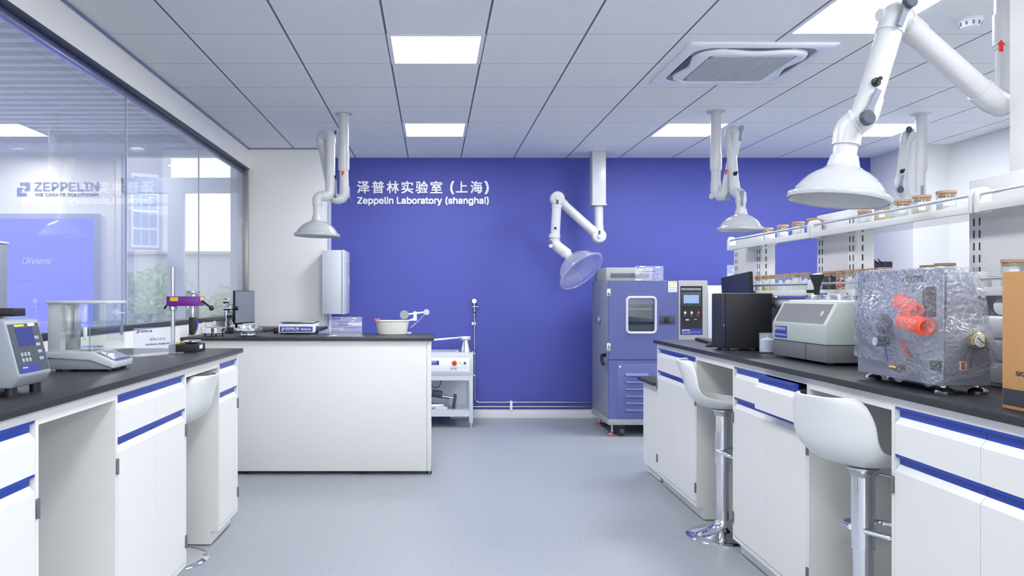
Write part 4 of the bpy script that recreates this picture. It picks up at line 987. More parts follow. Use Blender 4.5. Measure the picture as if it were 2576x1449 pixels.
# acrylic signs
def acrylic(label, a, b, h, foot=.07, lines=(), grp='clear acrylic signs'):
    """a, b: lower corners on the support (left, right as seen)"""
    a, b = Vector(a), Vector(b); u = (b-a); L = u.length; u.normalize(); n = u.cross(Vector((0, 0, 1)))
    t = thing('acrylic_sign', label, 'sign', (a+b)/2, math.atan2(u.y, u.x), grp)
    MB().box((-L/2, -.003, .004), (L/2, .003, h), .0008).build('sheet', M_acryl, t)
    MB().box((-L/2-.02, -foot/2, .0003), (L/2+.02, foot/2, .006), .001).build('foot', M_acryl, t)
    for txt, x, z, w, hh, bold in lines:
        m = MB()
        if txt == '#': logo_into(m, (-L/2+x*L, -.0042, z*h), (1, 0, 0), (0, 0, 1), w*L, hh*h)
        else: text_into(m, txt, (-L/2+x*L, -.0038, z*h), (1, 0, 0), (0, 0, 1), w*L, hh*h, bold)
        m.build('sign_text', M_ink, t)
    return t
za = zt_+.002
acrylic('clear acrylic sign standing on top of the violet blue chamber', (hp(1598, 0, .08).x, YH+.08, zt_), (hp(1669, 0, .08).x, YH+.08, zt_), .148, lines=(('#', .06, .84, .05, .1, 0), ('ZEPPELIN', .14, .85, .22, .07, .03), ('高低温试验箱', .25, .58, .45, .09, 0), ('Micro computer Temperature and', .18, .42, .68, .06, 0), ('Humidity Tester', .36, .3, .3, .06, 0)))
# white equipment behind
ew = thing('white_cabinet', 'pale grey equipment cabinet between blue chamber and black computer tower', 'cabinet', (3.1, 8.2, 0))
MB().box((P(1781, 0, 8.15).x, 8.15, .02), (3.6, 8.6, P(0, 718, 8.15).z), .004).build('body', M_box, ew, True); MB().box((2.95, 8.2, 0), (3.55, 8.55, .02)).build('plinth', M_black, ew, True)
za = P(0, 718, 8.15).z
acrylic('clear acrylic sign on the pale grey cabinet behind the rack post', (P(1829, 0, 8.3).x, 8.3, za), (P(1900, 0, 8.3).x, 8.3, za), .22, lines=(('ZEPPELIN', .1, .4, .5, .07, .03),))
wr = thing('wall_router', 'dark navy box with two black antennas at the right wall', 'router', (XR, 8.5, 1.7))
c0, c1 = P(2197, 676, 8.45), P(2246, 658, 8.45)
MB().box((c0.x, 8.44, c0.z), (XR-.0005, 8.60, c1.z), .006).build('casing', M_navyscreen, wr, True)
for px in (2197, 2208): MB().cyl(P(px+14, 664, 8.435), P(px, 652, 8.43), .006, n=10).build('antenna', M_black, wr, True)
for i_, py in enumerate((829, 818, 815)):
    y = (6.257, 6.65, 6.96)[i_]; z = 1.125
    t = thing('wall_socket', 'white wall socket plate under the glass partition', 'socket', (XL, y, z), 0, 'sockets below the partition')
    MB().box((0, -.043, -.043), (.008, .043, .043), .003).build('plate', M_letter, t); MB().box((.008, -.02, -.014), (.009, .02, .014)).build('socket_face', M_box, t)
M_edge = mat('green_glass_edge', rgb(120, 168, 170), .1)
# ================================================================== ON THE ISLAND
def pan_dish(loc, label):
    t = thing('shear_cell', label, 'lab dish', loc, 0, 'aluminium shear cells on the island')
    return t
b_ = G(538, 845, ZT)
t = thing('shear_cell', 'shallow polished aluminium ring dish on the island, left of the lobed one', 'lab dish', b_)
MB().lathe([(.02, .022), (.105, .022), (.108, .026), (.108, .068), (.1, .072), (.1, .066), (.04, .064), (.036, .05), (.001, .05)], 40, cap0=True, cap1=False).build('ring_body', M_chrome, t)
for q_ in range(4): MB().cyl((.07*math.cos(q_*PI/2+.5), .07*math.sin(q_*PI/2+.5), 0), (.07*math.cos(q_*PI/2+.5), .07*math.sin(q_*PI/2+.5), .022), .006, n=12).build('foot', M_dark, t)
MB().box((-.1, -.006, .066), (.1, .006, .073), .002).build('crossbar', M_alu, t)
b_ = G(624, 846, ZT)
t = thing('shear_cell', 'lobed turned aluminium shear cell on a stem on the island, beside the balance', 'lab dish', b_)
MB().lathe([(.06, .012), (.055, .03), (.05, .05)], 32).build('stem', M_alu, t)
m = MB(); n_ = 96
def lobes(r, a_, z, kk=8): return [Vector(((r+a_*math.cos(kk*2*PI*i/n_))*math.cos(2*PI*i/n_), (r+a_*math.cos(kk*2*PI*i/n_))*math.sin(2*PI*i/n_), z)) for i in range(n_)]
ring(m, [lobes(.11, .004, .042), lobes(.112, .004, .046), lobes(.112, .004, .064), lobes(.108, .004, .067)], capstart=True); m.build('lower_plate', M_alu, t)
m = MB(); ring(m, [lobes(.078, .006, .067, 6), lobes(.078, .006, .092, 6), lobes(.066, .006, .096, 6), lobes(.045, .004, .096, 6), lobes(.04, .003, .08, 6)]); m.build('lobed_rotor', M_alu, t)
for q_ in range(3): MB().cyl((.05*math.cos(q_*2.1+.4), .05*math.sin(q_*2.1+.4), 0), (.05*math.cos(q_*2.1+.4), .05*math.sin(q_*2.1+.4), .014), .007, n=12).build('foot', M_dark, t)
# monitor seen from the side
a_, c_ = Vector((-1.79, 7.05, 0)), Vector((-1.715, 7.5, 0))
z0, z1 = P(0, 816, 7.05).z, P(0, 731, 7.05).z
t = thing('monitor', 'grey faced black monitor on the island seen from the side', 'monitor', (-1.84, 7.3, ZT), math.atan2(c_.y-a_.y, c_.x-a_.x))
Lm = (c_-a_).length; off = Matrix.Rotation(-t.rotation_euler.z, 4, 'Z') @ ((a_+c_)/2-Vector((-1.84, 7.3, 0)))
MB().box((off.x-Lm/2, off.y, z0-ZT), (off.x+Lm/2, off.y+.022, z1-ZT), .004).build('casing', M_black, t)
MB().box((off.x-Lm/2+.006, off.y-.0015, z0-ZT+.012), (off.x+Lm/2-.006, off.y, z1-ZT-.006)).build('screen', M_monitor, t)
MB().box((-.05, off.y+.05, .012), (.05, off.y+.085, z1-ZT-.03), .004).build('stand_column', M_black, t)
MB().box((-.04, off.y+.02, .18), (.04, off.y+.052, .25), .003).build('mount', M_dark, t)
MB().box((-.11, off.y+.0, .0005), (.11, off.y+.17, .012), .004).build('stand_base', M_black, t)
# gauge post
b_ = P(569, 0, 6.75); b_.z = ZT
def ip(px, py, Y=6.75): return P(px, py, Y)
t = thing('gauge_stand', 'small chrome gauge on a clamp post on the island left of the monitor', 'gauge', b_)
MB().box((b_.x-.03, 6.72, ZT+.0003), (b_.x+.06, 6.80, ZT+.05), .004).build('base', M_black, t, True)
MB().cyl((b_.x, 6.75, ZT+.05), ip(569, 772), .009, n=16).build('post', M_chrome, t, True)
m = MB(); m.cyl(ip(563, 775.5), ip(581, 775.5), .02, n=20, bev=.003); m.cyl(ip(581, 775.5), ip(586, 775.5), .01, n=14); m.build('clamp', M_chrome, t, True)
MB().cyl(ip(586, 775.5), ip(599, 775.5), .018, n=20, bev=.004).build('clamp_knob', M_black, t, True)
m = MB(); m.cyl(ip(569, 772), ip(570, 764), .006, n=12); m.cyl(ip(568, 757)+Vector((-.02, 0, 0)), ip(573, 757)+Vector((.012, 0, 0)), .026, n=26, bev=.004); m.build('gauge', M_chrome, t, True)
MB().cyl(ip(570, 797), ip(583, 794), .009, .012, n=14).build('lever', M_black, t, True)
cb = MB()
rc = random.Random(5)
for k_ in range(3):
    pts = [Vector((-1.87+rc.uniform(-.02, .06), 6.98+rc.uniform(-.05, .1), ZT+.02+rc.random()*.17)) for _ in range(5)]
    cb.sweep([Vector((-1.87+.02*k_, 7.1, ZT+.25))]+pts+[Vector((-1.83, 6.95, ZT+.006))], .003, 8, fil=.06)
tag(cb.build('cable_tangle', M_black), 'tangle of thin black cables behind the island monitor', 'cable', kind='stuff')
def keyboard(label, loc, rz, L=.42, D=.14):
    t = thing('keyboard', label, 'keyboard', loc, rz)
    MB().prism([(-D/2, .0005), (D/2, .0005), (D/2, .022), (-D/2, .012)], 0, -L/2, L/2, .003).build('case', M_black, t)
    m = MB()
    for r_ in range(5):
        for c2 in range(18):
            if r_ == 4 and 4 < c2 < 10 and c2 != 5: continue
            x0 = -L/2+.008+c2*(L-.016)/18; w_ = (L-.016)/18-.002
            if r_ == 4 and c2 == 5: w_ = (L-.016)/18*5-.002
            y0_ = -D/2+.01+(4-r_)*(D-.02)/5; zz = .0125+.010*((y0_+D/2)/D)
            m.box((x0, y0_, zz), (x0+w_, y0_+(D-.02)/5-.002, zz+.004))
    k_ = m.build('keys', M_dark, t); return t
keyboard('black keyboard on the island to the right of the monitor', (-1.52, 7.12, ZT), math.radians(18))
# island balance
b0 = G(702, 841, ZT); Yk = b0.y; kk = Yk/F
def bp_(px, py, d=0.0): return P(px, py, Yk+d)
t = thing('bench_balance', 'white bench balance with blue front label on the island', 'balance', (bp_(746, 0).x, Yk+.14, ZT))
xb0, xb1 = bp_(700, 0).x, bp_(791, 0).x
MB().prism([(Yk, bp_(0, 837).z), (Yk+.012, bp_(0, 816).z), (Yk+.03, bp_(0, 814).z), (Yk+.27, bp_(0, 814).z), (Yk+.28, bp_(0, 837).z)], 0, xb0, xb1, .006).build('housing', M_letter, t, True)
MB().box((xb0+.008, Yk+.006, bp_(0, 838.5).z), (xb1-.004, Yk+.275, bp_(0, 836.8).z)).build('bottom_tray', M_dark, t, True)
for px in (712, 783):
    for d in (.03, .24):
        MB().cyl((bp_(px, 0).x, Yk+d, ZT+.0003), (bp_(px, 0).x, Yk+d, bp_(0, 838).z), .028, n=20).build('foot', M_black, t, True)
a, b = bp_(704, 834.5), bp_(786.5, 821.5); sl2 = math.atan2(.012, bp_(0, 816).z-bp_(0, 837).z)
R = Matrix.Translation((a.x, Yk+.0005, a.z)) @ Matrix.Rotation(-sl2, 4, 'X')
wL, hL = b.x-a.x, b.z-a.z
lb = MB().box((0, -.0015, 0), (wL, .002, hL), .001, M=R).build('front_label', M_navy, t, True)
m = MB(); O = lambda x, z: R @ Vector((x*wL, -.0022, z*hL)); ux = Vector((1, 0, 0)); uz = R.to_3x3() @ Vector((0, 0, 1))
logo_into(m, O(.05, .2), ux, uz, .09*wL, .6*hL); text_into(m, 'ZEPPELIN', O(.165, .42), ux, uz, .42*wL, .37*hL, .05); text_into(m, 'WE CREATE SOLUTIONS', O(.165, .2), ux, uz, .42*wL, .13*hL, .01); text_into(m, 'Balance', O(.645, .3), ux, uz, .3*wL, .42*hL, .02)
m.build('lettering', M_letter, lb, True)
MB().box((xb0+.03, Yk+.04, bp_(0, 814).z), (xb0+.07, Yk+.24, bp_(0, 811.5).z)).box((xb1-.07, Yk+.04, bp_(0, 814).z), (xb1-.03, Yk+.24, bp_(0, 811.5).z)).build('plate_support', M_dark, t, True)
MB().box((xb0+.014, Yk+.012, bp_(0, 812).z), (xb1-.0, Yk+.27, bp_(0, 809.3).z), .003).build('weighing_plate', M_steel, t, True)
MB().cyl((xb1+.0005, Yk+.1, bp_(0, 830).z), (xb1+.022, Yk+.1, bp_(0, 830).z), .03, n=24, bev=.004).build('side_knob', M_dark, t, True)
ad = MB().box((bp_(689, 0, .22).x, Yk+.2, ZT+.0005), (bp_(698, 0, .22).x, Yk+.26, ZT+.045), .005).sweep([(bp_(689, 0, .22).x, Yk+.23, ZT+.03), (bp_(682, 0, .3).x, Yk+.26, ZT+.02), (bp_(672, 0, .4).x, Yk+.3, ZT+.004)], .003, 8).build('power_plug', M_black)
tag(ad, 'small black power plug on the island beside the balance', 'plug')
a, b = G(828, 846.5, ZT), G(911, 846.5, ZT)
acrylic('clear acrylic sign on the island beside the balance', a, b, P(0, 797, a.y).z-ZT, lines=(('#', -.0, .86, .05, .1, 0), ('ZEPPELIN', .07, .87, .25, .08, .03), ('振实分析仪', .33, .68, .28, .08, 0), ('Tap Analyzers', .28, .54, .4, .08, .01), ('天平精度 0.01g 测量粉体颗粒的密度 分析仪器', .06, .42, .75, .05, 0), ('测量粉体密度', .06, .32, .22, .05, 0), ('Measuring the density of powders and granules', .06, .2, .86, .05, 0)))
# tub
b_ = G(987, 841, ZT); kk2 = b_.y/F
t = thing('plastic_tub', 'cream oval plastic tub on the island in front of the lever instrument', 'tub', b_)
Sq = Matrix.Diagonal((1, .72, 1, 1)); rb_o, rt_o = 36*kk2, 42*kk2; hh = 35*kk2
m = MB(); m.lathe([(rb_o-.006, .0003), (rb_o, .004), (rb_o+.002, .01), (rt_o, hh-.006), (rt_o+.008, hh-.006), (rt_o+.009, hh), (rt_o-.003, hh), (rb_o-.004, .008), (.001, .008)], 48, Sq, cap1=False); m.build('bowl', M_cream, t)
sp_ = thing('sponge', 'small pink sponge on the rim of the cream tub', 'sponge', P(950, 807.5, b_.y-.0)); sp_.location.z = ZT+hh+.0003
MB().box((-.028, -.03, 0), (.022, .03, .014), .006).build('block', M_pink, sp_)
# lever instrument behind the tub
Yi = 6.68
def li(px, py, d=0.0): return P(px, py, Yi+d)
t = thing('lever_instrument', 'white lever instrument with round steel dial behind the cream tub', 'instrument', li(1020, 0)); t.location.z = ZT
MB().cyl((li(1018, 0).x, Yi, ZT+.012), (li(1018, 0).x, Yi, li(0, 806.5).z), .012, n=16).build('stand', M_letter, t, True)
MB().lathe([(.06, .0003), (.06, .01), (.02, .014)], 28, Matrix.Translation((li(1018, 0).x, Yi, ZT))).build('base', M_letter, t, True)
MB().box(li(1005, 807, -.025), li(1049, 804.5, .025), .002).build('platform', M_letter, t, True)
MB().prism([(li(1029, 0).x, li(0, 804.5).z), (li(1048.5, 0).x, li(0, 804.5).z), (li(1048.5, 0).x, li(0, 784).z), (li(1040, 0).x, li(0, 784).z), (li(1040, 0).x, li(0, 800).z)], 1, Yi-.006, Yi+.006).build('bracket', M_letter, t, True)
MB().cyl(li(1017, 792, -.02), li(1017, 792, .02), 11.3*Yi/F, n=36, bev=.003).build('dial', M_bodygrey, t, True)
m = MB(); m.sweep([li(1026, 790.5), li(1074, 785)], .008, 12); m.cyl(li(1044, 787, -.012), li(1044, 787, .012), .014, n=18); m.build('lever', M_letter, t, True)
MB().cyl(li(1073, 785, -.008), li(1073, 785, .008), 7.3*Yi/F, n=28).build('counterweight', M_box, t, True)
m = MB(); m.cyl(li(1068, 791), li(1048, 812), .0015, n=8); m.cyl(li(1047, 812.5), li(1032, 825), .004, .002, n=10); m.build('pointer', M_letter, t, True)
# ================================================================== ON THE LEFT BENCH
# acrylic sign with the hardness wording
a, b = G(337, 897, ZT), G(441, 888, ZT)
acrylic('clear acrylic sign with blue hardness wording on the left bench', a, b, P(0, 826, a.y).z-ZT, foot=.09, lines=(('#', .05, .82, .06, .1, 0), ('ZEPPELIN', .13, .84, .28, .07, .04), ('硬度分析仪', .36, .52, .38, .1, 0), ('Hardness Analyzers', .26, .34, .6, .09, .015)))
# purple hardness tester
Yp = 4.44
def hpp(px, py, d=0.0): return P(px, py, Yp+d)
t = thing('hardness_tester', 'purple headed hardness tester on a steel post on the left bench', 'tester', (hpp(467, 0).x, Yp+.1, ZT))
MB().box((hpp(423, 0).x, Yp, ZT+.0005), (hpp(491, 0).x, Yp+.2, hpp(0, 867.5).z), .004).build('base', M_black_matte, t, True)
MB().box((hpp(491, 0).x, Yp+.08, hpp(0, 880).z), (hpp(491, 0).x+.0012, Yp+.14, hpp(0, 870).z)).build('base_label', M_paper, t, True)
MB().box(hpp(443, 866.5, .02), hpp(453, 859.5, .06), .002).build('yellow_tag', M_yellow, t, True)
cpost = hpp(435, 0, .1)
MB().cyl((cpost.x, Yp+.1, hpp(0, 867).z), (cpost.x, Yp+.1, hpp(0, 671, .1).z), .0125, n=24, bev=.002).build('post', M_steel, t, True)
MB().cyl((cpost.x, Yp+.1, hpp(0, 782).z), (cpost.x, Yp+.1, hpp(0, 770).z), .024, n=24, bev=.003).build('collar', M_steel, t, True)
hd = MB().box((hpp(418, 0, .04).x, Yp+.04, hpp(0, 770, .04).z), (hpp(499, 0, .04).x, Yp+.16, hpp(0, 745.5, .04).z), .003).build('head', M_purple, t, True)
MB().box(hpp(427.5, 757.5, .0385), hpp(448, 747.5, .0395)).build('warning_label', M_yellow, hd, True)
MB().box((hpp(499, 0, .04).x, Yp+.08, hpp(0, 757, .04).z), (hpp(499, 0, .04).x+.001, Yp+.14, hpp(0, 747, .04).z)).build('side_label', M_yellow, hd, True)
cx_ = hpp(486, 0, .1).x
m = MB(); m.cyl((cx_, Yp+.1, hpp(0, 745, .1).z), (cx_, Yp+.1, hpp(0, 721, .1).z), .006, n=16); m.cyl((cx_, Yp+.1, hpp(0, 745.5, .1).z), (cx_, Yp+.1, hpp(0, 737, .1).z), .013, .01, n=18); m.build('spindle', M_steel, t, True)
MB().cyl((cx_, Yp+.1, hpp(0, 737, .1).z), (cx_, Yp+.1, hpp(0, 732.5, .1).z), .04, n=36, bev=.002).build('handwheel', M_steel, t, True)
m = MB(); m.cyl((cx_, Yp+.1, hpp(0, 799, .1).z), (cx_, Yp+.1, hpp(0, 770, .1).z), .009, n=16); m.cyl((cx_, Yp+.1, hpp(0, 788, .1).z), (cx_, Yp+.1, hpp(0, 776, .1).z), .015, n=16); m.cyl((cx_-.03, Yp+.1, hpp(0, 776, .1).z), (cx_-.03, Yp+.1, hpp(0, 770, .1).z), .006, n=12); m.build('plunger', M_chrome, t, True)
m = MB(); zA, zB_ = hpp(0, 842, .1).z, hpp(0, 798, .1).z
m.prism([(cx_-.018, zA+.006), (cx_-.004, zA-.004), (cx_+.004, zA), (cx_+.02, zA+.035), (cx_+.022, zB_-.008), (cx_+.016, zB_), (cx_-.016, zB_), (cx_-.02, zB_-.01)], 1, Yp+.075, Yp+.125, .004); dg_ = m.build('durometer', M_black, t, True)
MB().box((cx_+.0215, Yp+.08, zA+.05), (cx_+.0235, Yp+.12, zB_-.01)).build('durometer_label', M_ink, dg_, True)
m = MB(); l0 = hpp(508, 757, .06); l1 = hpp(532, 775, .02); m.cyl(l0, l1, .006, n=14); m.sphere(l1, .015, 20); m.build('lever', M_black, t, True)
m = MB(); m.cyl(hpp(419, 768, .1), hpp(414.5, 775, .06), .006, n=12); m.build('clamp_lever', M_black, t, True)
MB().lathe([(.032, 0), (.045, .008), (.05, .014), (.05, .02), (.046, .022), (.001, .022)], 36, Matrix.Translation((cx_, Yp+.09, hpp(0, 867.5).z)), cap1=False).build('anvil', M_chrome, t, True)
# analytical balance in a glass draught shield
Yz = 3.30
def ab(px, py, d=0.0): return P(px, py, Yz+d)
t = thing('analytical_balance', 'pale grey analytical balance with glass draught shield on the left bench', 'balance', (ab(200, 0).x, Yz+.1, ZT))
X = lambda px: ab(px, 0).x
Z = lambda py: ab(0, py).z
MB().prism([(X(112), Z(902)), (X(112), Z(885)), (X(230), Z(885)), (X(287), Z(911)), (X(284), Z(927)), (X(279), Z(927)), (X(226), Z(903))], 1, Yz, Yz+.21, .004).build('upper_case', M_lidgrey, t, True)
MB().prism([(X(115), Z(927)), (X(116), Z(902)), (X(226), Z(903)), (X(279), Z(927.5)), (X(278), Z(929.5)), (X(122), Z(929.5))], 1, Yz+.004, Yz+.206, .003).build('lower_case', M_bodygrey, t, True)
# keypad nose
sl3 = math.atan2(Z(885)-Z(911), X(287)-X(230))
R = Matrix.Translation((X(232), Yz+.105, Z(885)+.001)) @ Matrix.Rotation(sl3, 4, 'Y'); Ln = math.hypot(X(287)-X(230), Z(885)-Z(911))
kp = MB().box((.012, -.085, .0), (Ln-.004, .085, .0025), .001, M=R).build('keypad', M_bodygrey, t, True)
MB().box((.045, .0, .0025), (Ln-.022, .07, .0032), M=R).build('display', M_monitor, kp, True)
for (x_, y_, rr) in ((.03, -.055, .012), (.052, -.03, .013), (.06, -.055, .012), (.05, -.005, .009), (.075, -.06, .011)): MB().cyl(R @ Vector((x_, y_, .0025)), R @ Vector((x_, y_, .0045)), rr, n=20).build('key', M_letter, kp, True)
MB().box((Ln-.018, -.08, .0025), (Ln-.006, .08, .0032), M=R).build('blue_band', M_ink, kp, True)
for px, d in ((140, .03), (140, .18), (286-18, .03), (286-18, .18)): MB().cyl((X(px), Yz+d, ZT+.0003), (X(px), Yz+d, Z(929)), .012, n=16).build('foot', M_black, t, True)
MB().box((X(113), Yz+.0, Z(764)), (X(269), Yz+.21, Z(756.5)), .003).build('shield_roof', M_lidgrey, t, True)
MB().box((X(117), Yz+.01, Z(884.8)), (X(148), Yz+.06, Z(764.2)), .002).build('rear_column', M_lidgrey, t, True)
MB().box((X(117), Yz+.15, Z(884.8)), (X(150), Yz+.20, Z(764.2)), .002).build('rear_column', M_steel, t, True)
MB().box((X(150), Yz+.003, Z(884.8)), (X(262), Yz+.006, Z(764.2))).build('glass_panel', M_jar, t, True); MB().box((X(150), Yz+.204, Z(884.8)), (X(262), Yz+.207, Z(764.2))).build('glass_panel', M_jar, t, True)
MB().box((X(224.4), Yz+.001, Z(884.8)), (X(226), Yz+.0028, Z(764.2))).build('door_edge', M_edge, t, True)
MB().box((X(264), Yz+.003, Z(884.8)), (X(266), Yz+.207, Z(764.2))).build('glass_panel', M_jar, t, True)
MB().box((X(210), Yz-.004, Z(855)), (X(219), Yz+.003, Z(823)), .002).build('door_pull', M_letter, t, True); MB().box((X(252), Yz+.207, Z(848)), (X(260), Yz+.214, Z(817)), .002).build('door_pull', M_lidgrey, t, True)
m = MB(); m.lathe([(.012, 0), (.012, .012), (.045, .014), (.046, .018), (.001, .018)], 32, Matrix.Translation((X(205), Yz+.1, Z(885))), cap1=False); m.build('weighing_pan', M_chrome, t, True)
# grey console with tilted panel
Y1_, Y2_ = 2.45, 2.66
xA, zA_ = P(47, 949, Y1_).x, P(47, 949, Y1_).z; xB2, zB2 = P(10, 808, Y1_).x, P(10, 808, Y1_).z
xC, zC_ = P(31, 978, Y1_).x, P(31, 978, Y1_).z
t = thing('instrument_console', 'grey instrument console with tilted blue-grey panel at the left edge of the left bench', 'instrument', (xA-.12, (Y1_+Y2_)/2, ZT))
MB().prism([(xA, zA_), (xB2, zB2), (xB2-.02, zB2+.004), (xB2-.24, zB2), (xB2-.26, zC_), (xC, zC_)], 1, Y1_, Y2_, .005).build('housing', M_bodygrey, t, True)
v0 = Vector((xA, Y1_, zA_)); uu = (Vector((xB2, Y1_, zB2))-v0); hP = uu.length; uu.normalize(); vy = Vector((0, 1, 0)); nn = vy.cross(uu)
if nn.x < 0: nn = -nn
Mx = Matrix((( vy.x, nn.x, uu.x, v0.x), (vy.y, nn.y, uu.y, v0.y), (vy.z, nn.z, uu.z, v0.z), (0, 0, 0, 1)))     # local x = along panel, y = outwards, z = up the panel
wP = Y2_-Y1_
pn = MB().box((.01*1, -.002, .01), (wP-.01, .0016, hP-.012), M=Mx).build('front_panel', M_dark, t, True)
MB().box((wP*.22, .0016, hP*.52), (wP*.72, .0024, hP*.86), M=Mx).build('display', M_lcddark, pn, True)
MB().box((wP*.22, .0016, hP*.885), (wP*.5, .0024, hP*.92), M=Mx).build('yellow_label', M_yellow, pn, True)
MB().box((wP*.62, .0016, hP*.88), (wP*.82, .0024, hP*.935), M=Mx).build('white_label', M_paper, pn, True)
nl = MB().box((wP*.12, .0016, hP*.05), (wP*.62, .0024, hP*.17), M=Mx).build('name_label', M_navy, pn, True)
m = MB(); ux = vy; text_into(m, 'ZEPPELIN', Mx @ Vector((wP*.15, .003, hP*.13)), ux, uu, wP*.15, hP*.022, .03); text_into(m, 'Rheology Lab', Mx @ Vector((wP*.18, .003, hP*.07)), ux, uu, wP*.36, hP*.045, .02) if False else None; m.build('lettering', M_letter, nl, True)
m = MB()
for r_ in range(2):
    for c2 in range(3): m.box((wP*(.2+.1*c2), .0016, hP*(.24+.1*r_)), (wP*(.27+.1*c2), .003, hP*(.31+.1*r_)), .001, M=Mx)
for r_ in range(4): m.box((wP*.72, .0016, hP*(.24+.13*r_)), (wP*.85, .003, hP*(.30+.13*r_)), .001, M=Mx)
m.build('keys', M_bodygrey, pn, True)
for d in (.03, wP-.03): MB().cyl((xC-.02, Y1_+d, ZT+.0003), (xC-.02, Y1_+d, zC_), .018, n=18).build('foot', M_black, t, True)
MB().box((xC-.22, Y1_+.02, ZT+.0003), (xC-.17, Y2_-.02, zC_)).build('rear_foot', M_black, t, True)
xk = P(4, 0, Y2_+.12).x
MB().box((xk-.14, Y2_+.05, ZT+.0005), (xk, Y2_+.16, P(0, 612, Y2_+.1).z), .005).build('upright', M_side, t, True)
MB().box((xk-.15, Y2_+.045, P(0, 612, Y2_+.1).z), (xk+.004, Y2_+.165, P(0, 606, Y2_+.1).z), .003).build('upright_cap', M_lidgrey, t, True)
MB().box((xk-.13, Y2_+.05, P(0, 795, Y2_+.1).z), (P(35, 0, Y2_+.05).x, Y2_+.13, P(0, 775, Y2_+.1).z), .004).build('carriage_arm', M_black, t, True)
# ================================================================== ON THE RIGHT BENCH
a = G(1820, 882, ZT)
t = thing('computer_tower', 'large black computer tower on the right bench', 'computer', (a.x+.16, a.y+.08, ZT))
x1_ = min(P(1956, 0, a.y).x, 1.994)-.0; zt2 = P(0, 739, a.y).z
MB().box((a.x+.012, a.y, ZT+.012), (x1_, a.y+.165, zt2), .003).build('casing', M_black_matte, t, True)
MB().box((a.x-.01, a.y-.001, ZT+.012), (a.x+.0115, a.y+.166, zt2+.001), .003).build('front_bezel', M_black, t, True)
MB().box((a.x-.004, a.y-.003, ZT+.03), (a.x+.006, a.y-.0008, zt2-.04)).build('blue_strip', M_lcddark, t, True)
MB().cyl((a.x+.001, a.y-.0045, P(0, 818, a.y).z), (a.x+.001, a.y-.003, P(0, 818, a.y).z), .004, n=12).build('power_light', M_lcd, t, True)
MB().box((a.x+.0, a.y+.0, zt2+.0005), (x1_, a.y+.165, zt2+.004), .001).build('top_cover', M_side, t, True)
for x in (a.x+.03, x1_-.03):
    for y in (a.y+.02, a.y+.145): MB().cyl((x, y, ZT+.0003), (x, y, ZT+.012), .012, n=14).build('foot', M_black, t, True)
MB().prism([(x1_, P(0, 764, a.y).z), (x1_, P(0, 772, a.y).z), (x1_+.018, P(0, 771, a.y).z), (x1_+.026, P(0, 768, a.y).z), (x1_+.018, P(0, 765, a.y).z)], 1, a.y+.02, a.y+.05).build('cable_plug', M_black, t, True)
# monitor
A_, B_ = P(1823, 698, 5.12), P(1892, 687, 4.80)
d_ = Vector((B_.x-A_.x, B_.y-A_.y, 0)); rzm = math.atan2(d_.y, d_.x); Lm = d_.length
t = thing('monitor', 'navy faced monitor behind the black computer tower on the right bench', 'monitor', ((A_.x+B_.x)/2, (A_.y+B_.y)/2, ZT), rzm)
zm = (A_.z+B_.z)/2-ZT+.008
R = Matrix.Rotation(math.radians(-5), 4, 'Y')
MB().box((-Lm/2-.01, .0, .11), (Lm/2+.01, .024, zm), .004, M=R).build('casing', M_black, t)
MB().box((-Lm/2-.004, -.0015, .125), (Lm/2+.004, 0, zm-.008), M=R).build('screen', M_navyscreen, t)
MB().box((-.04, .025, .01), (.04, .05, .3), .004).build('stand_neck', M_black, t); MB().box((-.12, -.05, .0004), (.12, .12, .01), .003).build('stand_base', M_black, t)
k0, k1 = G(1752, 860, ZT), G(1800, 868, ZT)
keyboard('black keyboard at the far end of the right bench', (1.925, 5.37, ZT), math.radians(83), .44, .14)
mm = G(1797, 872, ZT); t = thing('computer_mouse', 'black computer mouse in front of the computer tower', 'mouse', (mm.x, mm.y, ZT))
MB().sphere((0, 0, 0), 1, 20, (.055, .033, .034)).build('body', M_black, t)
t.location.z = ZT
for o_ in t.children:
    for v in o_.data.vertices: v.co.z = max(.0004, v.co.z)
# beaker with powder
bb = G(1930.5, 888, ZT); kb = bb.y/F; rb = 19.3*kb
t = thing('beaker', 'clear plastic beaker of white powder beside the particle analyser', 'beaker', bb)
MB().lathe([(.001, .0008), (rb-.006, .0008), (rb, .006), (rb+.001, .108), (rb+.003, .112), (rb-.001, .112), (rb-.002, .007), (.001, .004)], 40, cap0=False, cap1=False).build('cup', M_hoodclear, t, recalc=False)
m = MB(); m.lathe([(.001, .005), (rb-.008, .005), (rb-.003, .010), (rb-.003, .074), (rb*.6, .082), (rb*.2, .087), (.001, .088)], 40, cap0=False, cap1=False); m.build('powder', M_powder, t)
# particle analyser
Pn = G(2077, 921, ZT); yn = Pn.y; xf = P(2077, 0, yn).x; yf = yn+.56
def zz(py): return P(0, py, yn).z
t = thing('particle_analyser', 'grey-green particle analyser with dark sloping panel on the right bench', 'analyser', (xf+.25, (yn+yf)/2, ZT))
zb0, zb1, zl, zt3 = zz(914), zz(869), zz(820), zz(762)
xs_ = P(2108, 0, yn).x
MB().box((xf+.006, yn+.004, zb0), (xf+.335, yf-.004, zb1-.001), .003).build('base_unit', M_taupe, t, True)
MB().box((xf+.004, yn+.20, zb0+.002), (xf+.0062, yn+.203, zb1-.003)).build('base_seam', M_dark, t, True)
hsg = MB().prism([(xf, zb1), (xf, zl), (xs_, zt3), (xf+.325, zt3), (xf+.34, zb1)], 1, yn, yf, .006).build('upper_housing', M_greygreen, t, True)
MB().box((xs_+.01, yn+.02, zt3+.0004), (xf+.31, yf-.05, zt3+.012), .003).build('top_plate', M_letter, t, True)
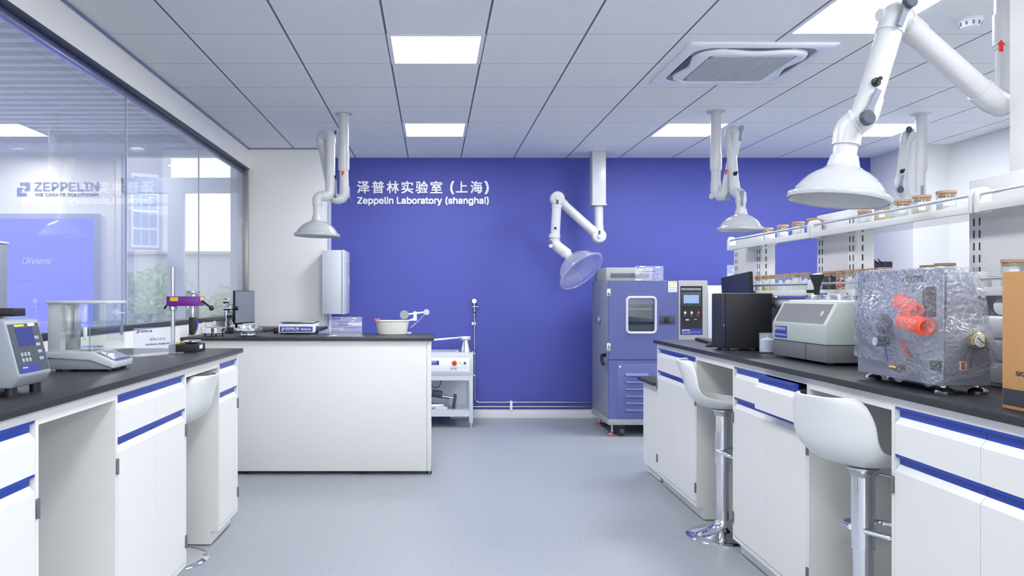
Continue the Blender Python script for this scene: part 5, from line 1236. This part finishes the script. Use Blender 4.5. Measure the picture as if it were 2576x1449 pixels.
v0 = Vector((xf, yn, zl)); uu = Vector((xs_, yn, zt3))-v0; hS = uu.length; uu.normalize(); vy = Vector((0, 1, 0)); nn = Vector((-uu.z, 0, uu.x))
Mx = Matrix(((0, nn.x, uu.x, xf), (1, 0, 0, yn), (0, nn.z, uu.z, zl), (0, 0, 0, 1)))       # x along +Y, y outwards, z up the slope
L_ = yf-yn
MB().prism([(.03, .008), (L_-.03, .008), (L_-.03, hS-.008), (.03, hS-.008)], 1, -.001, .0015, M=Mx).build('slope_panel', M_taupe, hsg, True)
m = MB(); cc = Mx @ Vector((.085, .002, hS*.5)); sm = [Mx @ Vector((.085+.010*math.cos(a_*.5), .003, hS*.50+.011*math.sin(a_*.5))) for a_ in range(13)]
m.sweep(sm, .0016, 8, caps=False); m.sweep([Mx @ Vector((.080, .003, hS*.42)), Mx @ Vector((.091, .003, hS*.60))], .0015, 8); m.build('power_symbol', M_letter, hsg, True)
la, lbz = P(1957, 852, yn+.52), None
yl0, yl1 = yn+.39, yn+.525
nl = MB().box((xf-.0015, yl0, zb1+.012), (xf-.0003, yl1, zb1+.072)).build('name_label', M_navy, hsg, True)
m = MB(); uxl = Vector((0, -1, 0)); uz = Vector((0, 0, 1)); ww = yl1-yl0
logo_into(m, (xf-.002, yl1-.05*ww, zb1+.052), uxl, uz, .015, .016); text_into(m, 'ZEPPELIN', (xf-.0025, yl1-.2*ww, zb1+.056), uxl, uz, .095, .010, .04); text_into(m, 'WE CREATE SOLUTIONS', (xf-.0025, yl1-.2*ww, zb1+.051), uxl, uz, .095, .0035); text_into(m, 'Particle Size Distribution', (xf-.0025, yl1-.06*ww, zb1+.024), uxl, uz, .125, .010)
m.build('lettering', M_letter, nl, True)
for x in (xf+.06, xf+.29):
    for y in (yn+.06, yf-.06): MB().cyl((x, y, ZT+.0003), (x, y, zb0), .018, n=16).build('foot', M_black, t, True)
# feeder on top
fc = P(2040, 752, yn+.33); zf = zt3+.012
t = thing('powder_funnel', 'black feeding funnel heaped with white powder on the particle analyser', 'funnel', (fc.x+.03, yn+.33, zf))
kf = (yn+.33)/F
zq = lambda py: P(0, py, yn+.33).z-zf
MB().box((-.045, -.035, .0004), (.05, .035, .026), .003).build('feeder_block', M_steel, t)
MB().cyl((0, 0, .026), (0, 0, zq(732)), 6.6*kf, n=28).build('spout', M_black_matte, t)
MB().lathe([(6.6*kf, zq(733)), (6.6*kf, zq(722)), (16.5*kf, zq(696)), (16.5*kf, zq(691)), (15.5*kf, zq(691)), (5*kf, zq(722))], 36, cap0=False, cap1=False).build('cone', M_black_matte, t)
MB().lathe([(15.3*kf, zq(692.5)), (9*kf, zq(689)), (.001, zq(687))], 30, cap1=False).build('powder_heap', M_powder, t)
MB().cyl((-.012, 0, zq(733)+.0), (-.05, 0, zq(733)), .008, n=12).build('shutter_lever', M_black, t)
MB().box((.03, -.04, .0265), (.048, .04, .034)).build('clamp_plate', M_chrome, t)
c2 = P(2097, 752, yn+.2)
t = thing('sample_clamp', 'small white and steel sample clamp on the particle analyser', 'clamp', (c2.x+.02, yn+.2, zf))
MB().box((-.07, -.03, .0004), (-.02, .03, .024), .002).build('steel_block', M_steel, t)
for x in (-.017, .05): MB().box((x, -.035, .0004), (x+.014, .035, .03), .002).build('jaw', M_letter, t)
MB().box((-.002, -.02, .0004), (.049, .02, .026), .002).build('steel_block', M_alu, t)
for x in (-.045, .012, .036): MB().cyl((x, 0, .024), (x, 0, .036), .007, n=12).build('screw', M_chrome, t)
# film-wrapped machine
f1 = G(2379, 992, ZT); f2 = G(2207, 955, ZT); f3 = G(2482, 992, ZT)
yN = f1.y; yFar = f2.y
xn0, xn1 = P(2375, 0, yN-.02).x, P(2493, 0, yN-.02).x
ym0, ym1 = yN-.02, yFar+.03
zlo = P(0, 969, yN).z; ztop = P(0, 682, yN).z
xt1 = P(2447, 0, yN-.02).x
t = thing('wrapped_machine', 'grey steel machine wrapped in clear film with orange coiled hose on the right bench', 'machine', ((xn0+xn1)/2, (ym0+ym1)/2, ZT))
MB().prism([(xn0, zlo), (xn1, zlo), (xn1-.002, zlo+.1), (xt1, ztop-.012), (xt1-.02, ztop-.004), (xn0+.01, ztop-.004)], 1, ym0, ym1, .003).build('cabinet', M_side, t, True)
sp0 = MB().box((xn0-.006, ym0-.004, zlo-.002), (xn0-.0005, ym1+.004, ztop+.008), .002).build('side_plate', M_side, t, True)
MB().box((xn0-.0072, ym0+.10, ztop-.035), (xn0-.0062, ym0+.19, ztop-.012), .0).build('handle_slot', M_dark, sp0, True)
MB().box((xn0-.0075, ym0+.03, ztop-.15), (xn0-.0062, ym0+.10, ztop-.05)).build('dark_window', M_inkdark, sp0, True)
for p in (f1, f2, f3, Vector((f3.x+.02, f2.y, ZT))):
    x = min(max(p.x, xn0+.015), xn1-.02) if p is not f3 else f3.x-.01
    y = p.y+.025
    if p is f1: x = f1.x+.012
    m = MB(); m.cyl((x, y, ZT+.02), (x, y, zlo), .009, n=14); lf = m.build('levelling_foot', M_chrome, t, True)
    MB().lathe([(.028, .0004), (.03, .008), (.026, .014), (.012, .02), (.012, .028), (.001, .028)], 32, Matrix.Translation((x, y, ZT)), cap1=False).build('foot_disc', M_chrome, lf, True)
def hp3(px, py, x):           # point on the side plane X = x seen at px, py
    Y = x*F/(px-CX); return P(px, py, Y)
def coil(p, q, R_, tr, turns, name='coiled_hose'):
    p, q = Vector(p), Vector(q); d = (q-p); L = d.length; d.normalize(); u = d.orthogonal().normalized(); w = d.cross(u)
    n_ = int(turns*16); pts = [p+d*(L*i/n_)+(u*math.cos(2*PI*i/16)+w*math.sin(2*PI*i/16))*R_ for i in range(n_+1)]
    return MB().sweep(pts, tr, 8).build(name, M_orange, t, True)
xo = xn0-.034
p_, q_ = hp3(2262, 757, xo), hp3(2306, 786, xo-.004); coil(p_, q_, .024, .0044, 12)
p_, q_ = hp3(2270, 806, xo-.004), hp3(2332, 824, xo-.008); coil(p_, q_, .0265, .0046, 13)
MB().sphere(hp3(2223, 815, xn0-.03), .026, 18, (1, 1, 1.5)).build('filter_bowl', M_dark, t, True)
g0 = hp3(2236, 858, xn0-.0); m = MB(); m.cyl(g0, g0+Vector((-.05, -.0, 0)), .02, n=26, bev=.003); gg = m.build('side_gauge', M_black, t, True)
MB().cyl(g0+Vector((-.05, 0, 0)), g0+Vector((-.0515, 0, 0)), .016, n=24).build('dial', M_paper, gg, True)
MB().sweep([hp3(2228, 880, xn0-.02), hp3(2230, 895, xn0-.026), hp3(2234, 905, xn0-.012)], .004, 10, fil=.01).build('blue_tube', M_blueplastic, t, True)
MB().sweep([hp3(2270, 862, xn0-.03), hp3(2280, 885, xn0-.03), hp3(2292, 897, xn0-.012)], .006, 10, fil=.01).build('red_tube', M_red, t, True)
b2 = hp3(2262, 925, xn0-.02); MB().box((b2.x-.012, b2.y-.012, b2.z-.012), (xn0-.006, b2.y+.012, b2.z+.012), .002).build('connector', M_black, t, True); MB().cyl((b2.x-.012, b2.y, b2.z), (b2.x-.03, b2.y+.01, b2.z+.004), .007, n=14).build('brass_fitting', M_brass, t, True)
b2 = hp3(2354, 920, xn0-.012); MB().box((b2.x-.006, b2.y-.022, b2.z-.016), (xn0-.006, b2.y+.022, b2.z+.016), .002).build('mains_inlet', M_black, t, True)
kN = (ym0)/F
c3 = P(2447, 855, ym0); m = MB(); m.cyl(c3+Vector((0, .0, 0)), c3-Vector((.006, .045, 0)), 20*kN, n=36, bev=.004); gg = m.build('front_gauge', M_brass, t, True)
MB().cyl(c3-Vector((.006, .045, 0)), c3-Vector((.006, .0465, 0)), 16*kN, n=32).build('dial', M_cream, gg, True); MB().cyl((c3.x-.016, ym0-.0475, c3.z+.01), (c3.x+.002, ym0-.0475, c3.z-.008), .0016, n=8).build('needle', M_inkdark, gg, True)
sw = MB().box(P(2416, 932, ym0-.006), P(2429.5, 909, ym0), .001).build('mains_switch', M_cream, t, True); MB().box(P(2419, 930, ym0-.010), P(2427, 911.5, ym0-.006), .001).build('rocker', M_red, sw, True)
m = MB(); c4 = P(2447, 920, ym0); m.cyl(c4, c4-Vector((0, .004, 0)), .004, n=12); m.build('screw', M_steel, t, True)
# film: a loose hull, crumpled
rf = random.Random(11)
def hull(z, k_):
    """outline of the film at height z, counter-clockwise seen from above"""
    f_ = (z-zlo)/(ztop-zlo); xr_ = xn1+(xt1-xn1)*max(0, (f_-.3)/.7)
    bul = .085*math.exp(-((f_-.55)/.28)**2)
    a0 = [(xn0-.016, ym0-.014), (xr_*.6+xn0*.4, ym0-.016-.062*math.exp(-((f_-.42)/.13)**2)), (xr_+.012, ym0-.012), (xr_+.016+.02*math.sin(f_*3), (ym0+ym1)/2), (xr_+.012, ym1+.012), (xn0-.014, ym1+.014),
          (xn0-.022-bul*.8, ym0*.25+ym1*.75), (xn0-.022-bul, (ym0+ym1)/2), (xn0-.02-bul*.82, ym0*.90+ym1*.10)]
    return a0
NS = 12; rows = []
nz = 44
for i in range(nz+1):
    z = zlo+.05+(ztop+.012-zlo-.05)*i/nz
    h_ = hull(z, 0); loop = []
    for j in range(len(h_)):
        a_, b_ = h_[j], h_[(j+1) % len(h_)]
        for k_ in range(NS):
            f_ = k_/NS; loop.append([a_[0]*(1-f_)+b_[0]*f_, a_[1]*(1-f_)+b_[1]*f_, z])
    rows.append(loop)
from mathutils import noise as mn
NL = len(rows[0])
cxm, cym = (xn0+xn1)/2, (ym0+ym1)/2
for i, lp_ in enumerate(rows):
    for j, p in enumerate(lp_):
        v = Vector(p); q3 = Vector((v.x*16+v.z*9, v.y*16-v.z*7, v.z*8))
        r_ = abs(mn.noise(q3*.8))*.014+abs(mn.noise(q3*2.2))*.006
        d2 = Vector((v.x-cxm, (v.y-cym)*.5, 0)).normalized()
        v += d2*(r_-.004); v.z += mn.noise(q3*1.3)*.006
        if i == 0: v.z += .09*mn.noise(Vector((v.x*9, v.y*9, 3)))
        lp_[j] = v
top = []
m = MB(); vs = [Vector(v) for l in rows for v in l]; fs = [(i*NL+k_, i*NL+(k_+1) % NL, (i+1)*NL+(k_+1) % NL, (i+1)*NL+k_) for i in range(nz) for k_ in range(NL)]
base_n = nz*NL
for s_ in (.8, .55, .3, .1):
    st = len(vs)
    for j in range(NL):
        v = rows[-1][j]; c_ = Vector((cxm-.01, cym, ztop+.016)); w_ = c_+(Vector(v)-c_)*s_; w_.z = ztop+.014+.006*mn.noise(Vector((w_.x*40, w_.y*40, 0))); vs.append(w_)
    fs += [(base_n+k_, base_n+(k_+1) % NL, st+(k_+1) % NL, st+k_) for k_ in range(NL)]; base_n = st
m._new(vs, fs); m.build('film_wrap', M_film, t, True, angle=70)
# cardboard box
cb = G(2521, 1026, ZT); xk0 = cb.x; yk1 = cb.y; zk = P(2515, 684, yk1).z
t = thing('cardboard_box', 'brown cardboard box with black bottom band at the right edge of the bench', 'box', (xk0+.2, yk1-.22, ZT))
MB().box((xk0, yk1-.5, ZT+.0005), (xk0+.36, yk1, zk), .002).build('carton', M_card, t, True)
MB().box((xk0-.0012, yk1-.48, ZT+.012), (xk0-.0002, yk1-.004, ZT+.058)).build('black_band', M_inkdark, t, True)
m = MB(); text_into(m, 'GOT', (xk0-.0016, hp3(2557, 950, xk0).y, P(0, 951, yk1-.12).z), (0, -1, 0), (0, 0, 1), .046, .0125, .03); m.build('lettering', M_inkdark, t, True)
MB().box((xk0-.0016, yk1-.1, ZT+.01), (xk0-.0003, yk1-.096, ZT+.06)).build('band_gap', M_card, t, True)
# white drawer bins behind it
pb = G(2500, 948, ZT)
t = thing('storage_bin', 'white plastic drawer bin below the shelf between wrapped machine and cardboard box', 'storage bin', (2.07, pb.y-.15, ZT))
x0b = 1.99
MB().box((x0b+.006, 2.55, ZT+.0005), (2.13, 2.98, 1.318), .004).build('shell', M_letter, t, True)
for z in (1.082, 1.161, 1.24): MB().box((x0b-.004, 2.565, z), (x0b+.0055, 2.965, z+.072), .012, 3).build('drawer_front', M_panel, t, True)
wt_ = G(2190, 927, ZT); t = thing('adaptor_block', 'small white block on the bench between analyser and wrapped machine', 'adaptor', wt_)
MB().box((-.02, -.012, .0004), (.03, .02, .014), .003).build('body', M_letter, t)
# ================================================================== JARS
def jar(px, lid_py, wpx, zsh, x, fill, lvl, label, grp, sticker=True, h=None):
    Y = x*F/(px-CX); k_ = Y/F; r_ = wpx*k_/2
    h = h or (P(px, lid_py, Y).z-zsh)
    t = thing('glass_jar', label, 'jar', (x, Y, zsh+.0005), 0, grp)
    MB().lathe([(.001, 0), (r_*.93, 0), (r_, .004), (r_, h-.016), (r_*.96, h-.012), (r_*.93, h-.012), (r_*.955, h-.017), (r_*.955, .006), (.001, .004)], 26, cap0=False, cap1=False).build('glass_body', M_jar, t, recalc=False)
    MB().lathe([(r_*.9, h-.024), (r_*.9, h-.0115), (r_*1.04, h-.0115), (r_*1.05, h-.009), (r_*1.05, h-.002), (r_*1.02, h), (.001, h)], 26, cap1=False).build('lid', M_cork, t)
    hl = .006+(h-.03)*lvl
    MB().lathe([(.001, .0052), (r_*.94, .0052), (r_*.94, hl), (r_*.5, hl+.004), (.001, hl+.003)], 22, cap0=False, cap1=False).build('contents', fill, t)
    if sticker:
        m = MB(); n_ = 8; a0 = math.radians(215 if sticker is True else sticker); vs = []
        for i in range(n_+1):
            a_ = a0+math.radians(46)*i/n_; c_, s_ = math.cos(a_)*r_*1.012, math.sin(a_)*r_*1.012
            vs += [Vector((c_, s_, h*.28)), Vector((c_, s_, h*.66))]
        m._new(vs, [(2*i, 2*i+2, 2*i+3, 2*i+1) for i in range(n_)]); lb_ = m.build('label', M_paper, t)
    return t
Zl = 1.392+.027; Zu = zlip+.027
low = [(1908, 694, 18, M_powder, .72, 'of pale powder at the far end of the lower shelf'), (1926.5, 693, 19, M_pellet, .55, 'of yellow granules, second from the far end of the lower shelf'), (1946, 692, 19, M_beige, .62, 'of beige granules, third from the far end of the lower shelf'),
       (1965, 690.5, 19, M_powder, .6, 'of off-white powder, fourth from the far end of the lower shelf'), (1984.5, 688.5, 19, M_powder, .75, 'of white powder, fifth from the far end of the lower shelf'), (2005, 687, 22, M_powder, .96, 'full of white powder, left of the black funnel on the lower shelf'), (2028, 686, 22, M_powder, .7, 'of white powder directly behind the black funnel'),
       (2086, 683, 32, M_carbon, .93, 'of black powder on the lower shelf'), (2114.5, 680.5, 22, M_mixed, .85, 'of mixed red and yellow pellets on the lower shelf'), (2139.5, 679, 26, M_powder, .7, 'of white powder next to the red and yellow pellets'), (2166.5, 677, 27, M_powder, .74, 'of white powder, second after the red and yellow pellets'), (2195, 675, 28, M_powder, .68, 'of white powder at the left edge of the wrapped machine'),
       (2226, 673, 30, M_powder, .7, 'peeping over the left top of the wrapped machine'), (2336, 667.5, 38, M_powder, .7, 'whose flat lid shows above the wrapped machine, left one'), (2377, 662.5, 45, M_powder, .75, 'whose lid stands highest above the wrapped machine'), (2549, 653, 52, M_powder, .55, 'above the cardboard box at the right edge')]
for px, py, w_, f_, l_, lab in low:
    jar(px, py, w_, Zl, 2.085, f_, l_, 'cork-lidded glass jar '+lab, 'glass jars on the lower shelf', sticker=f_ not in (M_carbon, M_mixed))
up = [(1931.5, 574, 25, M_powder, .6, 'at the far end of the upper shelf beside the small hood'), (1969, 566.5, 27, M_powder, .66, 'second from the far end of the upper shelf'), (2008, 558.5, 29, M_powder, .68, 'third from the far end of the upper shelf'), (2046, 550, 30, M_powder, .6, 'partly behind the shelf bracket left of the big hood'),
      (2175, 530, 32, M_powder, .75, 'half hidden under the big white hood'), (2219, 514, 36, M_pellet, .72, 'of yellow granules at the right rim of the big hood'), (2271, 503, 38, M_powder, .8, 'of white powder right of the yellow one on the upper shelf'), (2319.5, 492, 40, M_beige, .7, 'of speckled granules below the farthest extraction arm pipe'), (2380.5, 481, 44, M_powder, .82, 'nearest on the upper shelf, heaped with white powder')]
for px, py, w_, f_, l_, lab in up:
    jar(px, py, w_, Zu, 2.09, f_, l_, 'cork-lidded glass jar '+lab, 'glass jars on the upper shelf')
